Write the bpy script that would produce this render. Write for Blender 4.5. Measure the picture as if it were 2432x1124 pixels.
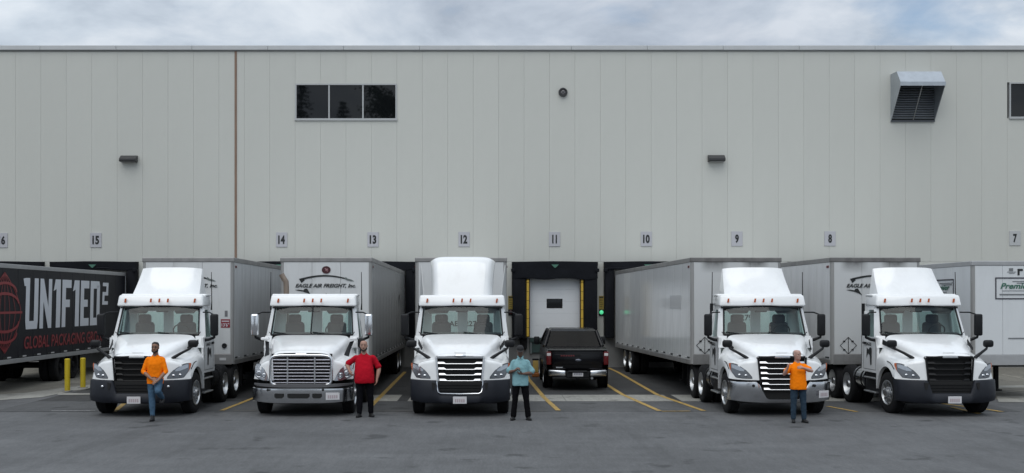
import bpy, bmesh, math, random
from mathutils import Vector, Matrix
R = math.radians
random.seed(7)
scene = bpy.context.scene
for o in list(bpy.data.objects):
    bpy.data.objects.remove(o)
COL = scene.collection

# ------------------------------------------------------------------ camera
EYE = 3.0
F = 2900.0                       # focal length in photograph pixels
VX, VY = 1165.0, 696.0           # vanishing point of the dock direction in the photograph
cd = bpy.data.cameras.new('camera'); cam = bpy.data.objects.new('camera', cd); COL.objects.link(cam)
cam.location = (0, 0, EYE); cam.rotation_euler = (R(90), 0, 0)
cd.sensor_width = 36.0; cd.lens = 36.0 * F / 2432.0
cd.shift_x = (1216 - VX) / 2432.0; cd.shift_y = (VY - 562) / 2432.0
cd.clip_start = 0.1; cd.clip_end = 2000
scene.camera = cam

# ------------------------------------------------------------------ sky and sun
SUN_EL, SUN_AZ = 58.0, 200.0     # high thin sun behind the photographer, veiled by cloud
world = bpy.data.worlds.new('World'); scene.world = world; world.use_nodes = True
nt = world.node_tree; nt.nodes.clear()
def nd(t, **k):
    n = nt.nodes.new(t)
    for a, b in k.items(): setattr(n, a, b)
    return n
sky = nd('ShaderNodeTexSky', sky_type='NISHITA', sun_disc=False)
sky.sun_elevation = R(SUN_EL); sky.sun_rotation = R(SUN_AZ)
tc = nd('ShaderNodeTexCoord'); sep = nd('ShaderNodeSeparateXYZ')
nt.links.new(tc.outputs['Generated'], sep.inputs[0])
def mth(op, a, b=None, clamp=False):
    n = nd('ShaderNodeMath', operation=op, use_clamp=clamp)
    for i, v in enumerate((a, b)):
        if v is None: continue
        if isinstance(v, (int, float)): n.inputs[i].default_value = v
        else: nt.links.new(v, n.inputs[i])
    return n.outputs[0]
zc = mth('MAXIMUM', sep.outputs['Z'], 0.0)
zd = mth('ADD', zc, 0.34)
px_ = mth('DIVIDE', sep.outputs['X'], zd); py_ = mth('DIVIDE', sep.outputs['Y'], zd)
cmb = nd('ShaderNodeCombineXYZ'); nt.links.new(px_, cmb.inputs[0]); nt.links.new(py_, cmb.inputs[1])
def noise(scale, detail, rough, dist=0.0, off=(0, 0, 0)):
    mp = nd('ShaderNodeMapping'); mp.inputs['Location'].default_value = off
    nt.links.new(cmb.outputs[0], mp.inputs[0])
    n = nd('ShaderNodeTexNoise'); n.inputs['Scale'].default_value = scale; n.inputs['Detail'].default_value = detail
    n.inputs['Roughness'].default_value = rough; n.inputs['Distortion'].default_value = dist
    nt.links.new(mp.outputs[0], n.inputs['Vector']); return n.outputs['Fac']
def ramp(src, stops):
    r = nd('ShaderNodeValToRGB'); e = r.color_ramp.elements
    e[0].position, e[0].color = stops[0][0], (*stops[0][1], 1); e[1].position, e[1].color = stops[-1][0], (*stops[-1][1], 1)
    for p, c in stops[1:-1]:
        x = e.new(p); x.color = (*c, 1)
    nt.links.new(src, r.inputs[0]); return r.outputs[0]
n1 = noise(2.2, 8, 0.55, 0.2, (3.1, 1.7, 0)); n2 = noise(5.0, 8, 0.56, 0.3, (7.3, 2.2, 0))
cover = ramp(mth('ADD', mth('MULTIPLY', n1, 0.7), mth('MULTIPLY', n2, 0.3)), [(0.31, (0, 0, 0)), (0.47, (1, 1, 1))])
shade = ramp(n2, [(0.36, (0.45, 0.52, 0.61)), (0.50, (0.59, 0.665, 0.755)), (0.64, (0.74, 0.80, 0.87))])
n3 = noise(0.9, 4, 0.5, 0.0, (1.2, 5.4, 0))
big = ramp(n3, [(0.32, (0.78, 0.78, 0.80)), (0.66, (1.06, 1.06, 1.04))])
mx = nd('ShaderNodeMix', data_type='RGBA', blend_type='MULTIPLY'); mx.inputs['Factor'].default_value = 1
nt.links.new(shade, mx.inputs[6]); nt.links.new(big, mx.inputs[7])
bright = mth('ADD', mth('MULTIPLY', zc, 0.55), 0.80)      # an overcast vault is brighter overhead
bg1 = nd('ShaderNodeBackground'); nt.links.new(sky.outputs[0], bg1.inputs[0]); bg1.inputs[1].default_value = 0.10
bg2 = nd('ShaderNodeBackground'); nt.links.new(mx.outputs[2], bg2.inputs[0]); nt.links.new(bright, bg2.inputs[1])
ms = nd('ShaderNodeMixShader'); nt.links.new(cover, ms.inputs[0]); nt.links.new(bg1.outputs[0], ms.inputs[1]); nt.links.new(bg2.outputs[0], ms.inputs[2])
wo = nd('ShaderNodeOutputWorld'); nt.links.new(ms.outputs[0], wo.inputs[0])

sd = bpy.data.lights.new('sun', 'SUN'); sd.energy = 1.2; sd.angle = R(60); sd.color = (1.0, 0.97, 0.92)
sun = bpy.data.objects.new('sun', sd); COL.objects.link(sun)
az = R(SUN_AZ); el = R(SUN_EL)
sdir = Vector((math.sin(az) * math.cos(el), math.cos(az) * math.cos(el), math.sin(el)))
sun.rotation_euler = (-sdir).to_track_quat('-Z', 'Y').to_euler()
sun.location = sdir * 60
vs = scene.view_settings; vs.view_transform = 'Standard'; vs.look = 'None'; vs.gamma = 1; vs.exposure = 0.25; vs.use_curve_mapping = False
scene.cycles.use_denoising = True
scene.cycles.max_bounces = 8; scene.cycles.transparent_max_bounces = 12

def at(px, py, D):               # photograph pixel at a known distance -> place in the scene
    return Vector(((px - VX) * D / F, D, EYE - (py - VY) * D / F))
def gp(px, py):                  # photograph pixel on the ground
    D = F * EYE / (py - VY); return ((px - VX) * D / F, D)

# ------------------------------------------------------------------ materials
MATS = {}
def mat(name, col=(.5, .5, .5), rough=.5, metal=0., var=0., vscale=3., bump=0., bscale=40., coat=0., emit=0., spec=.5, rnd=0., stretch=(1, 1, 1), dirt=None):
    if name in MATS: return MATS[name]
    m = bpy.data.materials.new(name); m.use_nodes = True; t = m.node_tree
    b = t.nodes['Principled BSDF']
    b.inputs['Base Color'].default_value = (*col, 1); b.inputs['Roughness'].default_value = rough; b.inputs['Metallic'].default_value = metal
    b.inputs['Specular IOR Level'].default_value = spec
    if coat: b.inputs['Coat Weight'].default_value = coat; b.inputs['Coat Roughness'].default_value = .06
    if emit: b.inputs['Emission Color'].default_value = (*col, 1); b.inputs['Emission Strength'].default_value = emit
    src = None
    if var or bump or rnd or dirt:
        tcn = t.nodes.new('ShaderNodeTexCoord'); mp = t.nodes.new('ShaderNodeMapping'); mp.inputs['Scale'].default_value = stretch
        t.links.new(tcn.outputs['Object'], mp.inputs[0])
    if var:
        n = t.nodes.new('ShaderNodeTexNoise'); n.inputs['Scale'].default_value = vscale; n.inputs['Detail'].default_value = 7; n.inputs['Roughness'].default_value = .62
        t.links.new(mp.outputs[0], n.inputs['Vector'])
        mr = t.nodes.new('ShaderNodeMapRange'); mr.inputs[1].default_value = .25; mr.inputs[2].default_value = .75
        mr.inputs[3].default_value = 1 - var; mr.inputs[4].default_value = 1 + var
        t.links.new(n.outputs['Fac'], mr.inputs[0]); src = mr.outputs[0]
    if rnd:
        oi = t.nodes.new('ShaderNodeObjectInfo'); mr = t.nodes.new('ShaderNodeMapRange')
        mr.inputs[3].default_value = 1 - rnd; mr.inputs[4].default_value = 1 + rnd
        t.links.new(oi.outputs['Random'], mr.inputs[0])
        if src is None: src = mr.outputs[0]
        else:
            mm = t.nodes.new('ShaderNodeMath'); mm.operation = 'MULTIPLY'; t.links.new(src, mm.inputs[0]); t.links.new(mr.outputs[0], mm.inputs[1]); src = mm.outputs[0]
    if src is not None:
        vm = t.nodes.new('ShaderNodeVectorMath'); vm.operation = 'SCALE'; vm.inputs[0].default_value = col
        t.links.new(src, vm.inputs['Scale']); t.links.new(vm.outputs[0], b.inputs['Base Color'])
        last = vm.outputs[0]
    if dirt:                      # (colour, amount, scale, stretch) streaks or blotches of their own shape
        dc, da, ds, dst = dirt
        mp2 = t.nodes.new('ShaderNodeMapping'); mp2.inputs['Scale'].default_value = dst; t.links.new(tcn.outputs['Object'], mp2.inputs[0])
        n = t.nodes.new('ShaderNodeTexNoise'); n.inputs['Scale'].default_value = ds; n.inputs['Detail'].default_value = 8; n.inputs['Roughness'].default_value = .65
        t.links.new(mp2.outputs[0], n.inputs['Vector'])
        mr = t.nodes.new('ShaderNodeMapRange'); mr.inputs[1].default_value = .48; mr.inputs[2].default_value = .78; mr.inputs[4].default_value = da
        t.links.new(n.outputs['Fac'], mr.inputs[0])
        mi = t.nodes.new('ShaderNodeMix'); mi.data_type = 'RGBA'; t.links.new(mr.outputs[0], mi.inputs[0])
        if src is not None: t.links.new(last, mi.inputs[6])
        else: mi.inputs[6].default_value = (*col, 1)
        mi.inputs[7].default_value = (*dc, 1); t.links.new(mi.outputs[2], b.inputs['Base Color'])
    if bump:
        n = t.nodes.new('ShaderNodeTexNoise'); n.inputs['Scale'].default_value = bscale; n.inputs['Detail'].default_value = 5
        t.links.new(mp.outputs[0], n.inputs['Vector'])
        bn = t.nodes.new('ShaderNodeBump'); bn.inputs['Strength'].default_value = bump; bn.inputs['Distance'].default_value = .02
        t.links.new(n.outputs['Fac'], bn.inputs['Height']); t.links.new(bn.outputs[0], b.inputs['Normal'])
    MATS[name] = m; return m
def glass(name, tint, r0=.05):
    m = bpy.data.materials.new(name); m.use_nodes = True; t = m.node_tree; t.nodes.clear()
    tr = t.nodes.new('ShaderNodeBsdfTransparent'); tr.inputs[0].default_value = (*tint, 1)
    gl = t.nodes.new('ShaderNodeBsdfGlossy'); gl.inputs['Roughness'].default_value = .03
    lw = t.nodes.new('ShaderNodeLayerWeight')
    pw = t.nodes.new('ShaderNodeMath'); pw.operation = 'POWER'; pw.inputs[1].default_value = 5; t.links.new(lw.outputs['Facing'], pw.inputs[0])
    ma = t.nodes.new('ShaderNodeMath'); ma.operation = 'MULTIPLY_ADD'; ma.inputs[1].default_value = 1 - r0; ma.inputs[2].default_value = r0; t.links.new(pw.outputs[0], ma.inputs[0])
    mi = t.nodes.new('ShaderNodeMixShader'); t.links.new(ma.outputs[0], mi.inputs[0]); t.links.new(tr.outputs[0], mi.inputs[1]); t.links.new(gl.outputs[0], mi.inputs[2])
    o = t.nodes.new('ShaderNodeOutputMaterial'); t.links.new(mi.outputs[0], o.inputs[0]); MATS[name] = m; return m

M_PAINT = mat('truck white paint', (.80, .81, .81), .22, coat=.8, var=.02, vscale=2, dirt=((.42, .40, .37), .20, 1.9, (1.3, 1.3, .7)))
M_BLACKP = mat('black plastic', (.009, .0095, .011), .5, spec=.25, var=.15, vscale=6)
M_GRILLE = mat('gloss black grille', (.005, .005, .006), .35, spec=.25)
M_BUMP = mat('charcoal bumper plastic', (.015, .017, .023), .5, var=.2, vscale=3, spec=.25)
M_VOID = mat('dark mesh', (.006, .006, .006), .8)
M_CHROME = mat('chrome', (.74, .75, .77), .16, 1.0)
M_CHROMEB = mat('bumper chrome', (.62, .63, .65), .20, 1.0, bump=.02, bscale=3)
M_ALU = mat('aluminium', (.50, .51, .52), .40, 1.0)
M_STEEL = mat('frame steel', (.009, .009, .010), .8, var=.2, spec=.15)
M_RUBBER = mat('tyre rubber', (.009, .009, .010), .9, bump=.3, bscale=60, spec=.3)
M_AMBER = mat('amber lens', (.42, .09, .02), .25)
M_REDL = mat('red lens', (.11, .004, .006), .25)
M_LAMP = mat('headlamp reflector', (.42, .44, .47), .18, .8)
M_LAMPD = mat('headlamp bezel', (.15, .16, .175), .2, .4)
M_INT = mat('cab interior grey', (.035, .037, .038), .8)
M_SEAT = mat('seat fabric', (.045, .048, .05), .9, var=.1)
M_VISOR = mat('visor black', (.01, .01, .01), .6)
M_GLASS = glass('windshield glass', (.74, .86, .84), .04)
M_SGLASS = glass('side glass', (.80, .90, .88), .04)
M_PLATE = mat('licence plate', (.58, .57, .58), .5)
M_PLATEM = mat('plate lettering smudge', (.40, .33, .35), .5)
M_INK = mat('black lettering', (.012, .014, .014), .5)
M_RED = mat('red lettering', (.23, .02, .025), .45)

# ------------------------------------------------------------------ mesh building
class MB:
    def __init__(s): s.v = []; s.f = []
    def add(s, v, f):
        b = len(s.v); s.v += [tuple(p) for p in v]; s.f += [tuple(i + b for i in q) for q in f]; return s
    def box(s, x0, x1, y0, y1, z0, z1):
        v = [(x, y, z) for x in (x0, x1) for y in (y0, y1) for z in (z0, z1)]
        return s.add(v, [(0, 1, 3, 2), (4, 6, 7, 5), (0, 4, 5, 1), (2, 3, 7, 6), (0, 2, 6, 4), (1, 5, 7, 3)])
    def rbox(s, x0, x1, y0, y1, z0, z1, r=.02, seg=2, fn=None):
        bm = bmesh.new(); bmesh.ops.create_cube(bm, size=1)
        for v in bm.verts:
            v.co = ((x0 + x1) / 2 + v.co.x * (x1 - x0), (y0 + y1) / 2 + v.co.y * (y1 - y0), (z0 + z1) / 2 + v.co.z * (z1 - z0))
        r = min(r, .49 * min(x1 - x0, y1 - y0, z1 - z0))
        bmesh.ops.bevel(bm, geom=list(bm.edges), offset=r, segments=seg, profile=.5, affect='EDGES')
        bm.verts.ensure_lookup_table(); bm.verts.index_update()
        vs_ = [tuple(v.co) for v in bm.verts]
        if fn: vs_ = [fn(*p) for p in vs_]
        s.add(vs_, [tuple(v.index for v in f.verts) for f in bm.faces]); bm.free(); return s
    def cyl(s, p0, p1, r0, r1=None, n=16, caps=True):
        r1 = r0 if r1 is None else r1
        p0 = Vector(p0); p1 = Vector(p1); d = (p1 - p0).normalized()
        a = d.orthogonal().normalized(); b = d.cross(a)
        v = []
        for p, r in ((p0, r0), (p1, r1)):
            for i in range(n):
                t = 2 * math.pi * i / n; v.append(p + (a * math.cos(t) + b * math.sin(t)) * r)
        f = [(i, (i + 1) % n, n + (i + 1) % n, n + i) for i in range(n)]
        if caps: f += [tuple(range(n - 1, -1, -1)), tuple(range(n, 2 * n))]
        return s.add(v, f)
    def tube(s, pts, r, n=8):
        pts = [Vector(p) for p in pts]; rs = r if isinstance(r, (list, tuple)) else [r] * len(pts)
        up = None; v = []
        for i, p in enumerate(pts):
            d = (pts[min(i + 1, len(pts) - 1)] - pts[max(i - 1, 0)]).normalized()
            if up is None: up = d.orthogonal().normalized()
            a = (up - d * up.dot(d)).normalized(); up = a; b = d.cross(a)
            for k in range(n):
                t = 2 * math.pi * k / n; v.append(p + (a * math.cos(t) + b * math.sin(t)) * rs[i])
        f = []
        for i in range(len(pts) - 1):
            for k in range(n): f.append((i * n + k, i * n + (k + 1) % n, (i + 1) * n + (k + 1) % n, (i + 1) * n + k))
        f += [tuple(range(n - 1, -1, -1)), tuple(range((len(pts) - 1) * n, len(pts) * n))]
        return s.add(v, f)
    def lathe(s, prof, c=(0, 0, 0), axis='x', n=28, closed=True):
        v = []; m = len(prof)
        for i in range(n):
            t = 2 * math.pi * i / n; cs, sn = math.cos(t), math.sin(t)
            for a, r in prof:
                q = (a, r * cs, r * sn) if axis == 'x' else ((r * cs, a, r * sn) if axis == 'y' else (r * cs, r * sn, a))
                v.append((c[0] + q[0], c[1] + q[1], c[2] + q[2]))
        f = []
        for i in range(n):
            j = (i + 1) % n
            for k in range(m if closed else m - 1):
                l = (k + 1) % m
                f.append((i * m + k, i * m + l, j * m + l, j * m + k))
        return s.add(v, f)
    def prism(s, poly, lo, hi, plane='xz'):
        n = len(poly); v = []
        for h in (lo, hi):
            for a, b in poly:
                v.append((a, h, b) if plane == 'xz' else ((h, a, b) if plane == 'yz' else (a, b, h)))
        f = [(i, (i + 1) % n, n + (i + 1) % n, n + i) for i in range(n)] + [tuple(range(n - 1, -1, -1)), tuple(range(n, 2 * n))]
        return s.add(v, f)
    def slab(s, pts, off):          # a polygon in space given a thickness vector
        n = len(pts); o = Vector(off); v = [Vector(p) for p in pts] + [Vector(p) + o for p in pts]
        f = [(i, (i + 1) % n, n + (i + 1) % n, n + i) for i in range(n)] + [tuple(range(n - 1, -1, -1)), tuple(range(n, 2 * n))]
        return s.add(v, f)
    def grid(s, P, skip=None):
        r = len(P); c = len(P[0]); v = [p for row in P for p in row]; f = []
        for i in range(r - 1):
            for j in range(c - 1):
                if skip and skip(i, j): continue
                f.append((i * c + j, i * c + j + 1, (i + 1) * c + j + 1, (i + 1) * c + j))
        return s.add(v, f)
    def ball(s, c, rx, ry, rz, n=12, m=8):
        P = []
        for i in range(m + 1):
            t = math.pi * (i / m - .5) * .998
            P.append([(c[0] + rx * math.cos(t) * math.cos(2 * math.pi * j / n), c[1] + ry * math.cos(t) * math.sin(2 * math.pi * j / n), c[2] + rz * math.sin(t)) for j in range(n)])
        b = len(s.v); s.v += [p for row in P for p in row]
        for i in range(m):
            for j in range(n):
                s.f.append((b + i * n + j, b + i * n + (j + 1) % n, b + (i + 1) * n + (j + 1) % n, b + (i + 1) * n + j))
        s.f += [tuple(b + j for j in range(n - 1, -1, -1)), tuple(b + m * n + j for j in range(n))]
        return s
    def mesh(s, name, m, smooth=None, recalc=True):
        me = bpy.data.meshes.new(name); me.from_pydata(s.v, [], s.f)
        if recalc:
            bm = bmesh.new(); bm.from_mesh(me); bmesh.ops.recalc_face_normals(bm, faces=bm.faces); bm.to_mesh(me); bm.free()
        me.materials.append(m)
        if smooth is not None:
            me.polygons.foreach_set('use_smooth', [True] * len(me.polygons)); me.set_sharp_from_angle(angle=R(smooth))
        me.update(); return me
    def build(s, name, m, parent=None, smooth=None):
        return place(name, s.mesh(name, m, smooth), parent)
def place(name, me, parent=None, loc=None, rot=None):
    o = bpy.data.objects.new(name, me); COL.objects.link(o)
    if parent is not None: o.parent = parent
    if loc is not None: o.location = loc
    if rot is not None: o.rotation_euler = rot
    return o
CACHE = {}
def cached(key, fn):
    if key not in CACHE: CACHE[key] = fn()
    return CACHE[key]
def thing(name, label, cat, loc=(0, 0, 0), rot=(0, 0, 0), group=None):
    o = bpy.data.objects.new(name, None); COL.objects.link(o); o.location = loc; o.rotation_euler = rot
    o.empty_display_size = .2; o['label'] = label; o['category'] = cat
    if group: o['group'] = group
    return o
def tag(o, label, cat, group=None):
    o['label'] = label; o['category'] = cat
    if group: o['group'] = group
    return o
def struct(o, kind='structure', label=None):
    o['kind'] = kind
    if label: o['label'] = label
    return o
def crom(P, n):                       # Catmull-Rom through the points
    out = []; m = len(P)
    for i in range(m - 1):
        a, b, c, d = P[max(i - 1, 0)], P[i], P[i + 1], P[min(i + 2, m - 1)]
        for k in range(n):
            t = k / n
            out.append(tuple(.5 * (2 * b[q] + (c[q] - a[q]) * t + (2 * a[q] - 5 * b[q] + 4 * c[q] - d[q]) * t * t + (-a[q] + 3 * b[q] - 3 * c[q] + d[q]) * t ** 3) for q in range(len(b))))
    out.append(tuple(P[-1])); return out
def text_mesh(txt, height, m, width=None, bold=.0, shear=0., face='front', ext=.002):
    """lettering as thin raised print; origin at the lower left of the word"""
    cu = bpy.data.curves.new('lettering', 'FONT'); cu.body = txt; cu.size = 1; cu.offset = bold; cu.shear = shear; cu.extrude = .001; cu.resolution_u = 3
    ob = bpy.data.objects.new('lettering', cu); COL.objects.link(ob)
    dg = bpy.context.evaluated_depsgraph_get(); dg.update()
    me = bpy.data.meshes.new_from_object(ob.evaluated_get(dg)); bpy.data.objects.remove(ob); bpy.data.curves.remove(cu)
    xs = [v.co.x for v in me.vertices]; ys = [v.co.y for v in me.vertices]
    x0, x1, y0, y1 = min(xs), max(xs), min(ys), max(ys)
    sz = height / (y1 - y0); sx = sz if width is None else width / (x1 - x0)
    for v in me.vertices:
        x, y, z = (v.co.x - x0) * sx, (v.co.y - y0) * sz, (ext if v.co.z > 0 else -ext)
        v.co = (x, -z, y) if face == 'front' else ((z, x, y) if face == 'right' else (-z, -x, y))
    me.materials.clear(); me.materials.append(m); me.update(); return me
# ------------------------------------------------------------------ ground
WALL = 49.15                          # distance to the warehouse wall
PPM = F / WALL                        # 59 photograph pixels per metre on it
def wx(px): return (px - VX) / PPM
def wz(py): return EYE - (py - VY) / PPM
def ground_mat(name, col, dark, light, crack=True, patch=.9):
    m = bpy.data.materials.new(name); m.use_nodes = True; t = m.node_tree; b = t.nodes['Principled BSDF']
    b.inputs['Roughness'].default_value = .82
    tcn = t.nodes.new('ShaderNodeTexCoord')
    def nz(scale, det, st=(1, 1, 1), rough=.6):
        mp = t.nodes.new('ShaderNodeMapping'); mp.inputs['Scale'].default_value = st; t.links.new(tcn.outputs['Object'], mp.inputs[0])
        n = t.nodes.new('ShaderNodeTexNoise'); n.inputs['Scale'].default_value = scale; n.inputs['Detail'].default_value = det; n.inputs['Roughness'].default_value = rough
        t.links.new(mp.outputs[0], n.inputs['Vector']); return n.outputs['Fac']
    def rng(s, a, b_, c, d):
        r = t.nodes.new('ShaderNodeMapRange'); r.inputs[1].default_value = a; r.inputs[2].default_value = b_; r.inputs[3].default_value = c; r.inputs[4].default_value = d
        t.links.new(s, r.inputs[0]); return r.outputs[0]
    def mul(a, c):
        q = t.nodes.new('ShaderNodeMath'); q.operation = 'MULTIPLY'; t.links.new(a, q.inputs[0]); t.links.new(c, q.inputs[1]); return q.outputs[0]
    big = rng(nz(.22, 6, (1, .8, 1)), .3, .7, dark, light)
    med = rng(nz(1.1, 8, (.7, 1, 1), .7), .3, .7, .84, 1.13)
    fine = rng(nz(26, 4, (1, 1, 1), .8), .25, .75, .70, 1.30)
    arc = rng(nz(.5, 5, (2.2, .35, 1), .55), .56, .68, 1.0, .80)       # swept tyre smears
    blot = rng(nz(.8, 4, (1.2, 1.2, 1), .5), .62, .68, 1.0, .52)      # oil drips
    strk = rng(nz(5, 6, (1, .10, 1), .7), .3, .7, .88, 1.12)
    grit = rng(nz(22, 3, (1, .14, 1), .8), .25, .75, .80, 1.20)
    pale = rng(nz(.35, 7, (.5, 2.0, 1), .7), .55, .70, 1.0, 1.22)
    v = mul(mul(mul(mul(mul(big, grit), strk), med), fine), mul(mul(arc, blot), pale))
    sc = t.nodes.new('ShaderNodeVectorMath'); sc.operation = 'SCALE'; sc.inputs[0].default_value = col; t.links.new(v, sc.inputs['Scale']); t.links.new(sc.outputs[0], b.inputs['Base Color'])
    bn = t.nodes.new('ShaderNodeBump'); bn.inputs['Strength'].default_value = .5; bn.inputs['Distance'].default_value = .01
    t.links.new(nz(55, 4), bn.inputs['Height']); t.links.new(bn.outputs[0], b.inputs['Normal'])
    MATS[name] = m; return m
M_ASPH = ground_mat('weathered asphalt', (.093, .0945, .0965), .78, 1.20)
M_ASPHD = ground_mat('dark asphalt with painted shade', (.036, .036, .036), .62, 1.3)  # darker dock asphalt, with shade of trucks and trailers painted into its colour
M_CONC = ground_mat('apron concrete', (.27, .265, .24), .82, 1.12)
M_CONCL = ground_mat('worn side concrete', (.16, .15, .125), .62, 1.25)
def sheet(name, poly, z, m, kind='structure'):
    return struct(MB().add([(x, y, z) for x, y in poly], [tuple(range(len(poly)))]).build(name, m), kind)
g = MB(); nx, ny = 48, 40
g.add([(-600, -300, 0), (600, -300, 0), (600, 700, 0), (-600, 700, 0)], [(0, 1, 2, 3)])
struct(g.build('ground', M_ASPH))
apron_edge = 8700 / (978 - VY)
def ragged(x0, x1, y, step, amp):
    out = []; x = x0
    while x < x1:
        out.append((x, y + random.uniform(-amp, amp))); x += step
    out.append((x1, y)); return out
M_ASPHM = ground_mat('bay asphalt with painted shade', (.068, .069, .070), .70, 1.25)  # mid tone: shading by the trucks painted into the asphalt colour
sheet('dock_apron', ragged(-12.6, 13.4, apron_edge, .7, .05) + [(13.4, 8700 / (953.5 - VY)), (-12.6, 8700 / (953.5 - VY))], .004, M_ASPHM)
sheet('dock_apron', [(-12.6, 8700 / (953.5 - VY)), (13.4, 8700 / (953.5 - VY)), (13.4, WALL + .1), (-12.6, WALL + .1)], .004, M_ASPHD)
sheet('side_apron', [gp(-150, 962), gp(215, 925), gp(232, 905), (-12.4, WALL + .1), (-40, WALL + .1), (-40, 33.5)], .004, M_CONCL)
sheet('side_apron', [(13.5, 34.6), (40, 33.0), (40, WALL + .1), (13.5, WALL + .1)], .004, M_CONCL)
# pale concrete landing strip across the bays, in cast lengths with joints
D0, D1 = 8700 / (953.5 - VY), 8700 / (938.5 - VY)
cuts = [-6.6, -2.58, -2.3, -.2, 2.1, 5.08, 5.3, 8.4, 12.2]
for a, b_ in zip(cuts[:-1], cuts[1:]):
    if b_ - a < .4: continue
    struct(MB().box(a, b_ - .012, D0, D1, -.02, .008).build('concrete_slab', M_CONC))
for y0, y1 in ((953, 938), ):
    struct(MB().add([(*gp(-150, 962), .009), (*gp(100, 944), .009), (*gp(168, 930), .009), (*gp(216, 922), .009), (*gp(216, 914), .009), (*gp(150, 922), .009), (*gp(60, 934), .009), (*gp(-150, 946), .009)], [(0, 1, 2, 3, 4, 5, 6, 7)]).build('concrete_slab', M_CONC))
sheet('concrete_slab', [gp(135, 939), gp(216, 939), gp(216, 935), gp(140, 935)], .012, M_CONC)
sheet('concrete_slab', [gp(2372, 956), gp(2560, 956), gp(2560, 941), gp(2366, 941)], .009, M_CONC)
sheet('concrete_slab', [gp(2372, 922), gp(2560, 920), gp(2560, 914), gp(2372, 917)], .009, M_CONC)

def paint_mat(name, col):
    m = bpy.data.materials.new(name); m.use_nodes = True; t = m.node_tree; b = t.nodes['Principled BSDF']; b.inputs['Roughness'].default_value = .7
    tcn = t.nodes.new('ShaderNodeTexCoord'); n = t.nodes.new('ShaderNodeTexNoise'); n.inputs['Scale'].default_value = 9; n.inputs['Detail'].default_value = 8; n.inputs['Roughness'].default_value = .75
    t.links.new(tcn.outputs['Object'], n.inputs['Vector'])
    r = t.nodes.new('ShaderNodeMapRange'); r.inputs[1].default_value = .46; r.inputs[2].default_value = .66; t.links.new(n.outputs['Fac'], r.inputs[0])
    mi = t.nodes.new('ShaderNodeMix'); mi.data_type = 'RGBA'; t.links.new(r.outputs[0], mi.inputs[0]); mi.inputs[6].default_value = (*col, 1); mi.inputs[7].default_value = (.075, .072, .065, 1)
    t.links.new(mi.outputs[2], b.inputs['Base Color']); MATS[name] = m; return m
M_YEL = paint_mat('worn yellow line paint', (.47, .30, .065))
M_WHT = paint_mat('worn white line paint', (.42, .42, .42))
def line(pts, w, m=M_YEL, z=.013, worn=True):
    L = [Vector((*p, 0)) for p in pts]; P = []
    for i in range(len(L)):
        d = (L[min(i + 1, len(L) - 1)] - L[max(i - 1, 0)]).normalized(); nrm = Vector((-d.y, d.x, 0)) * w / 2
        P.append([(L[i] - nrm)[:2] + (z,), (L[i] + nrm)[:2] + (z,)])
    struct(MB().grid(P).build('painted_line', m))
line([gp(962, 884), gp(880, 967)], .13)
line([(1.28, WALL - .4), gp(1256, 902), gp(1292, 945), gp(1326, 976)], .13)
line([(3.55, WALL - .4), gp(1437, 912), gp(1478, 938), gp(1566, 977)], .13)
line([(4.7, WALL - .4), gp(1466, 884), gp(1560, 938), gp(1672, 977)], .13)
line([gp(1572, 978), gp(1640, 977.4)], .10)
line([gp(618, 940), gp(527, 976)], .12)
line([gp(300, 955), gp(270, 980)], .13)
line([gp(660, 950), gp(620, 965)], .12)
line([gp(2380, 979), gp(2335, 972), gp(2200, 955)], .13)
line([gp(1965, 966), gp(2035, 979)], .12)
line([gp(2260, 968), gp(2325, 984)], .13, M_YEL)
line([gp(122, 977), gp(225, 977)], .07, M_WHT)
line([gp(-100, 977), gp(122, 977)], .05, mat('faint seam', (.12, .12, .12), .8))
line([gp(875, 977.5), gp(980, 977.5)], .06, mat('seam sealant', (.13, .12, .10), .8))
line([gp(1200, 977.5), gp(1300, 977.5)], .06, MATS['seam sealant'])
line([gp(555, 977), gp(610, 977)], .06, MATS['seam sealant'])
line([gp(-100, 905), gp(45, 892)], .25, mat('pale worn joint', (.24, .225, .19), .85, var=.3))
line([gp(-100, 922), gp(40, 905)], .16, MATS['pale worn joint'])
line([gp(2378, 890), gp(2432, 900), gp(2520, 912)], .14, MATS['pale worn joint'])
line([gp(2378, 934), gp(2432, 928), gp(2520, 926)], .10, MATS['pale worn joint'])

# ------------------------------------------------------------------ warehouse
M_PANEL = mat('grey white wall panel', (.525, .530, .490), .42, var=.018, vscale=.7, rnd=.012, dirt=((.44, .445, .415), .20, .9, (3.5, 1, .16)))
M_CORE = mat('wall core', (.30, .305, .295), .8)
M_FOUND = mat('foundation concrete', (.20, .20, .195), .85, var=.18, vscale=1.5, bump=.2, bscale=20)
M_COPE = mat('coping metal', (.50, .51, .51), .4, .2, var=.05)
M_JOINT = mat('rusty joint cover', (.22, .145, .105), .7, var=.2, vscale=2, stretch=(4, 1, .5))
M_FRAME = mat('window frame metal', (.42, .43, .43), .45, .2)
M_WGLASS = mat('dark office glazing', (.006, .007, .008), .02, 0, spec=.45)
DOCK = {16: wx(5), 15: wx(228), 14: wx(669), 13: wx(886), 12: wx(1102), 11: wx(1317), 10: wx(1535), 9: wx(1750), 8: wx(1971), 7: wx(2410)}
ROOF = wz(109); CZ = wz(122); HEADZ = wz(622)
wh = thing('warehouse', 'long pale grey metal panel warehouse with truck docks behind the tractors', 'building', (0, WALL, 0))
X0, X1 = -24.2, 26.0
MB().box(X0, X1, .22, 24, 0, ROOF - .35).build('wall', M_CORE, wh)
MB().box(X0, X1, .03, .22, 0, 1.18).build('foundation_wall', M_FOUND, wh)
pitch = 60.4 / PPM
wins = [(wx(701), wx(942.6), wz(285), wz(199)), (wx(2397), wx(2397) + 4 * pitch, wz(281), wz(196))]
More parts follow.
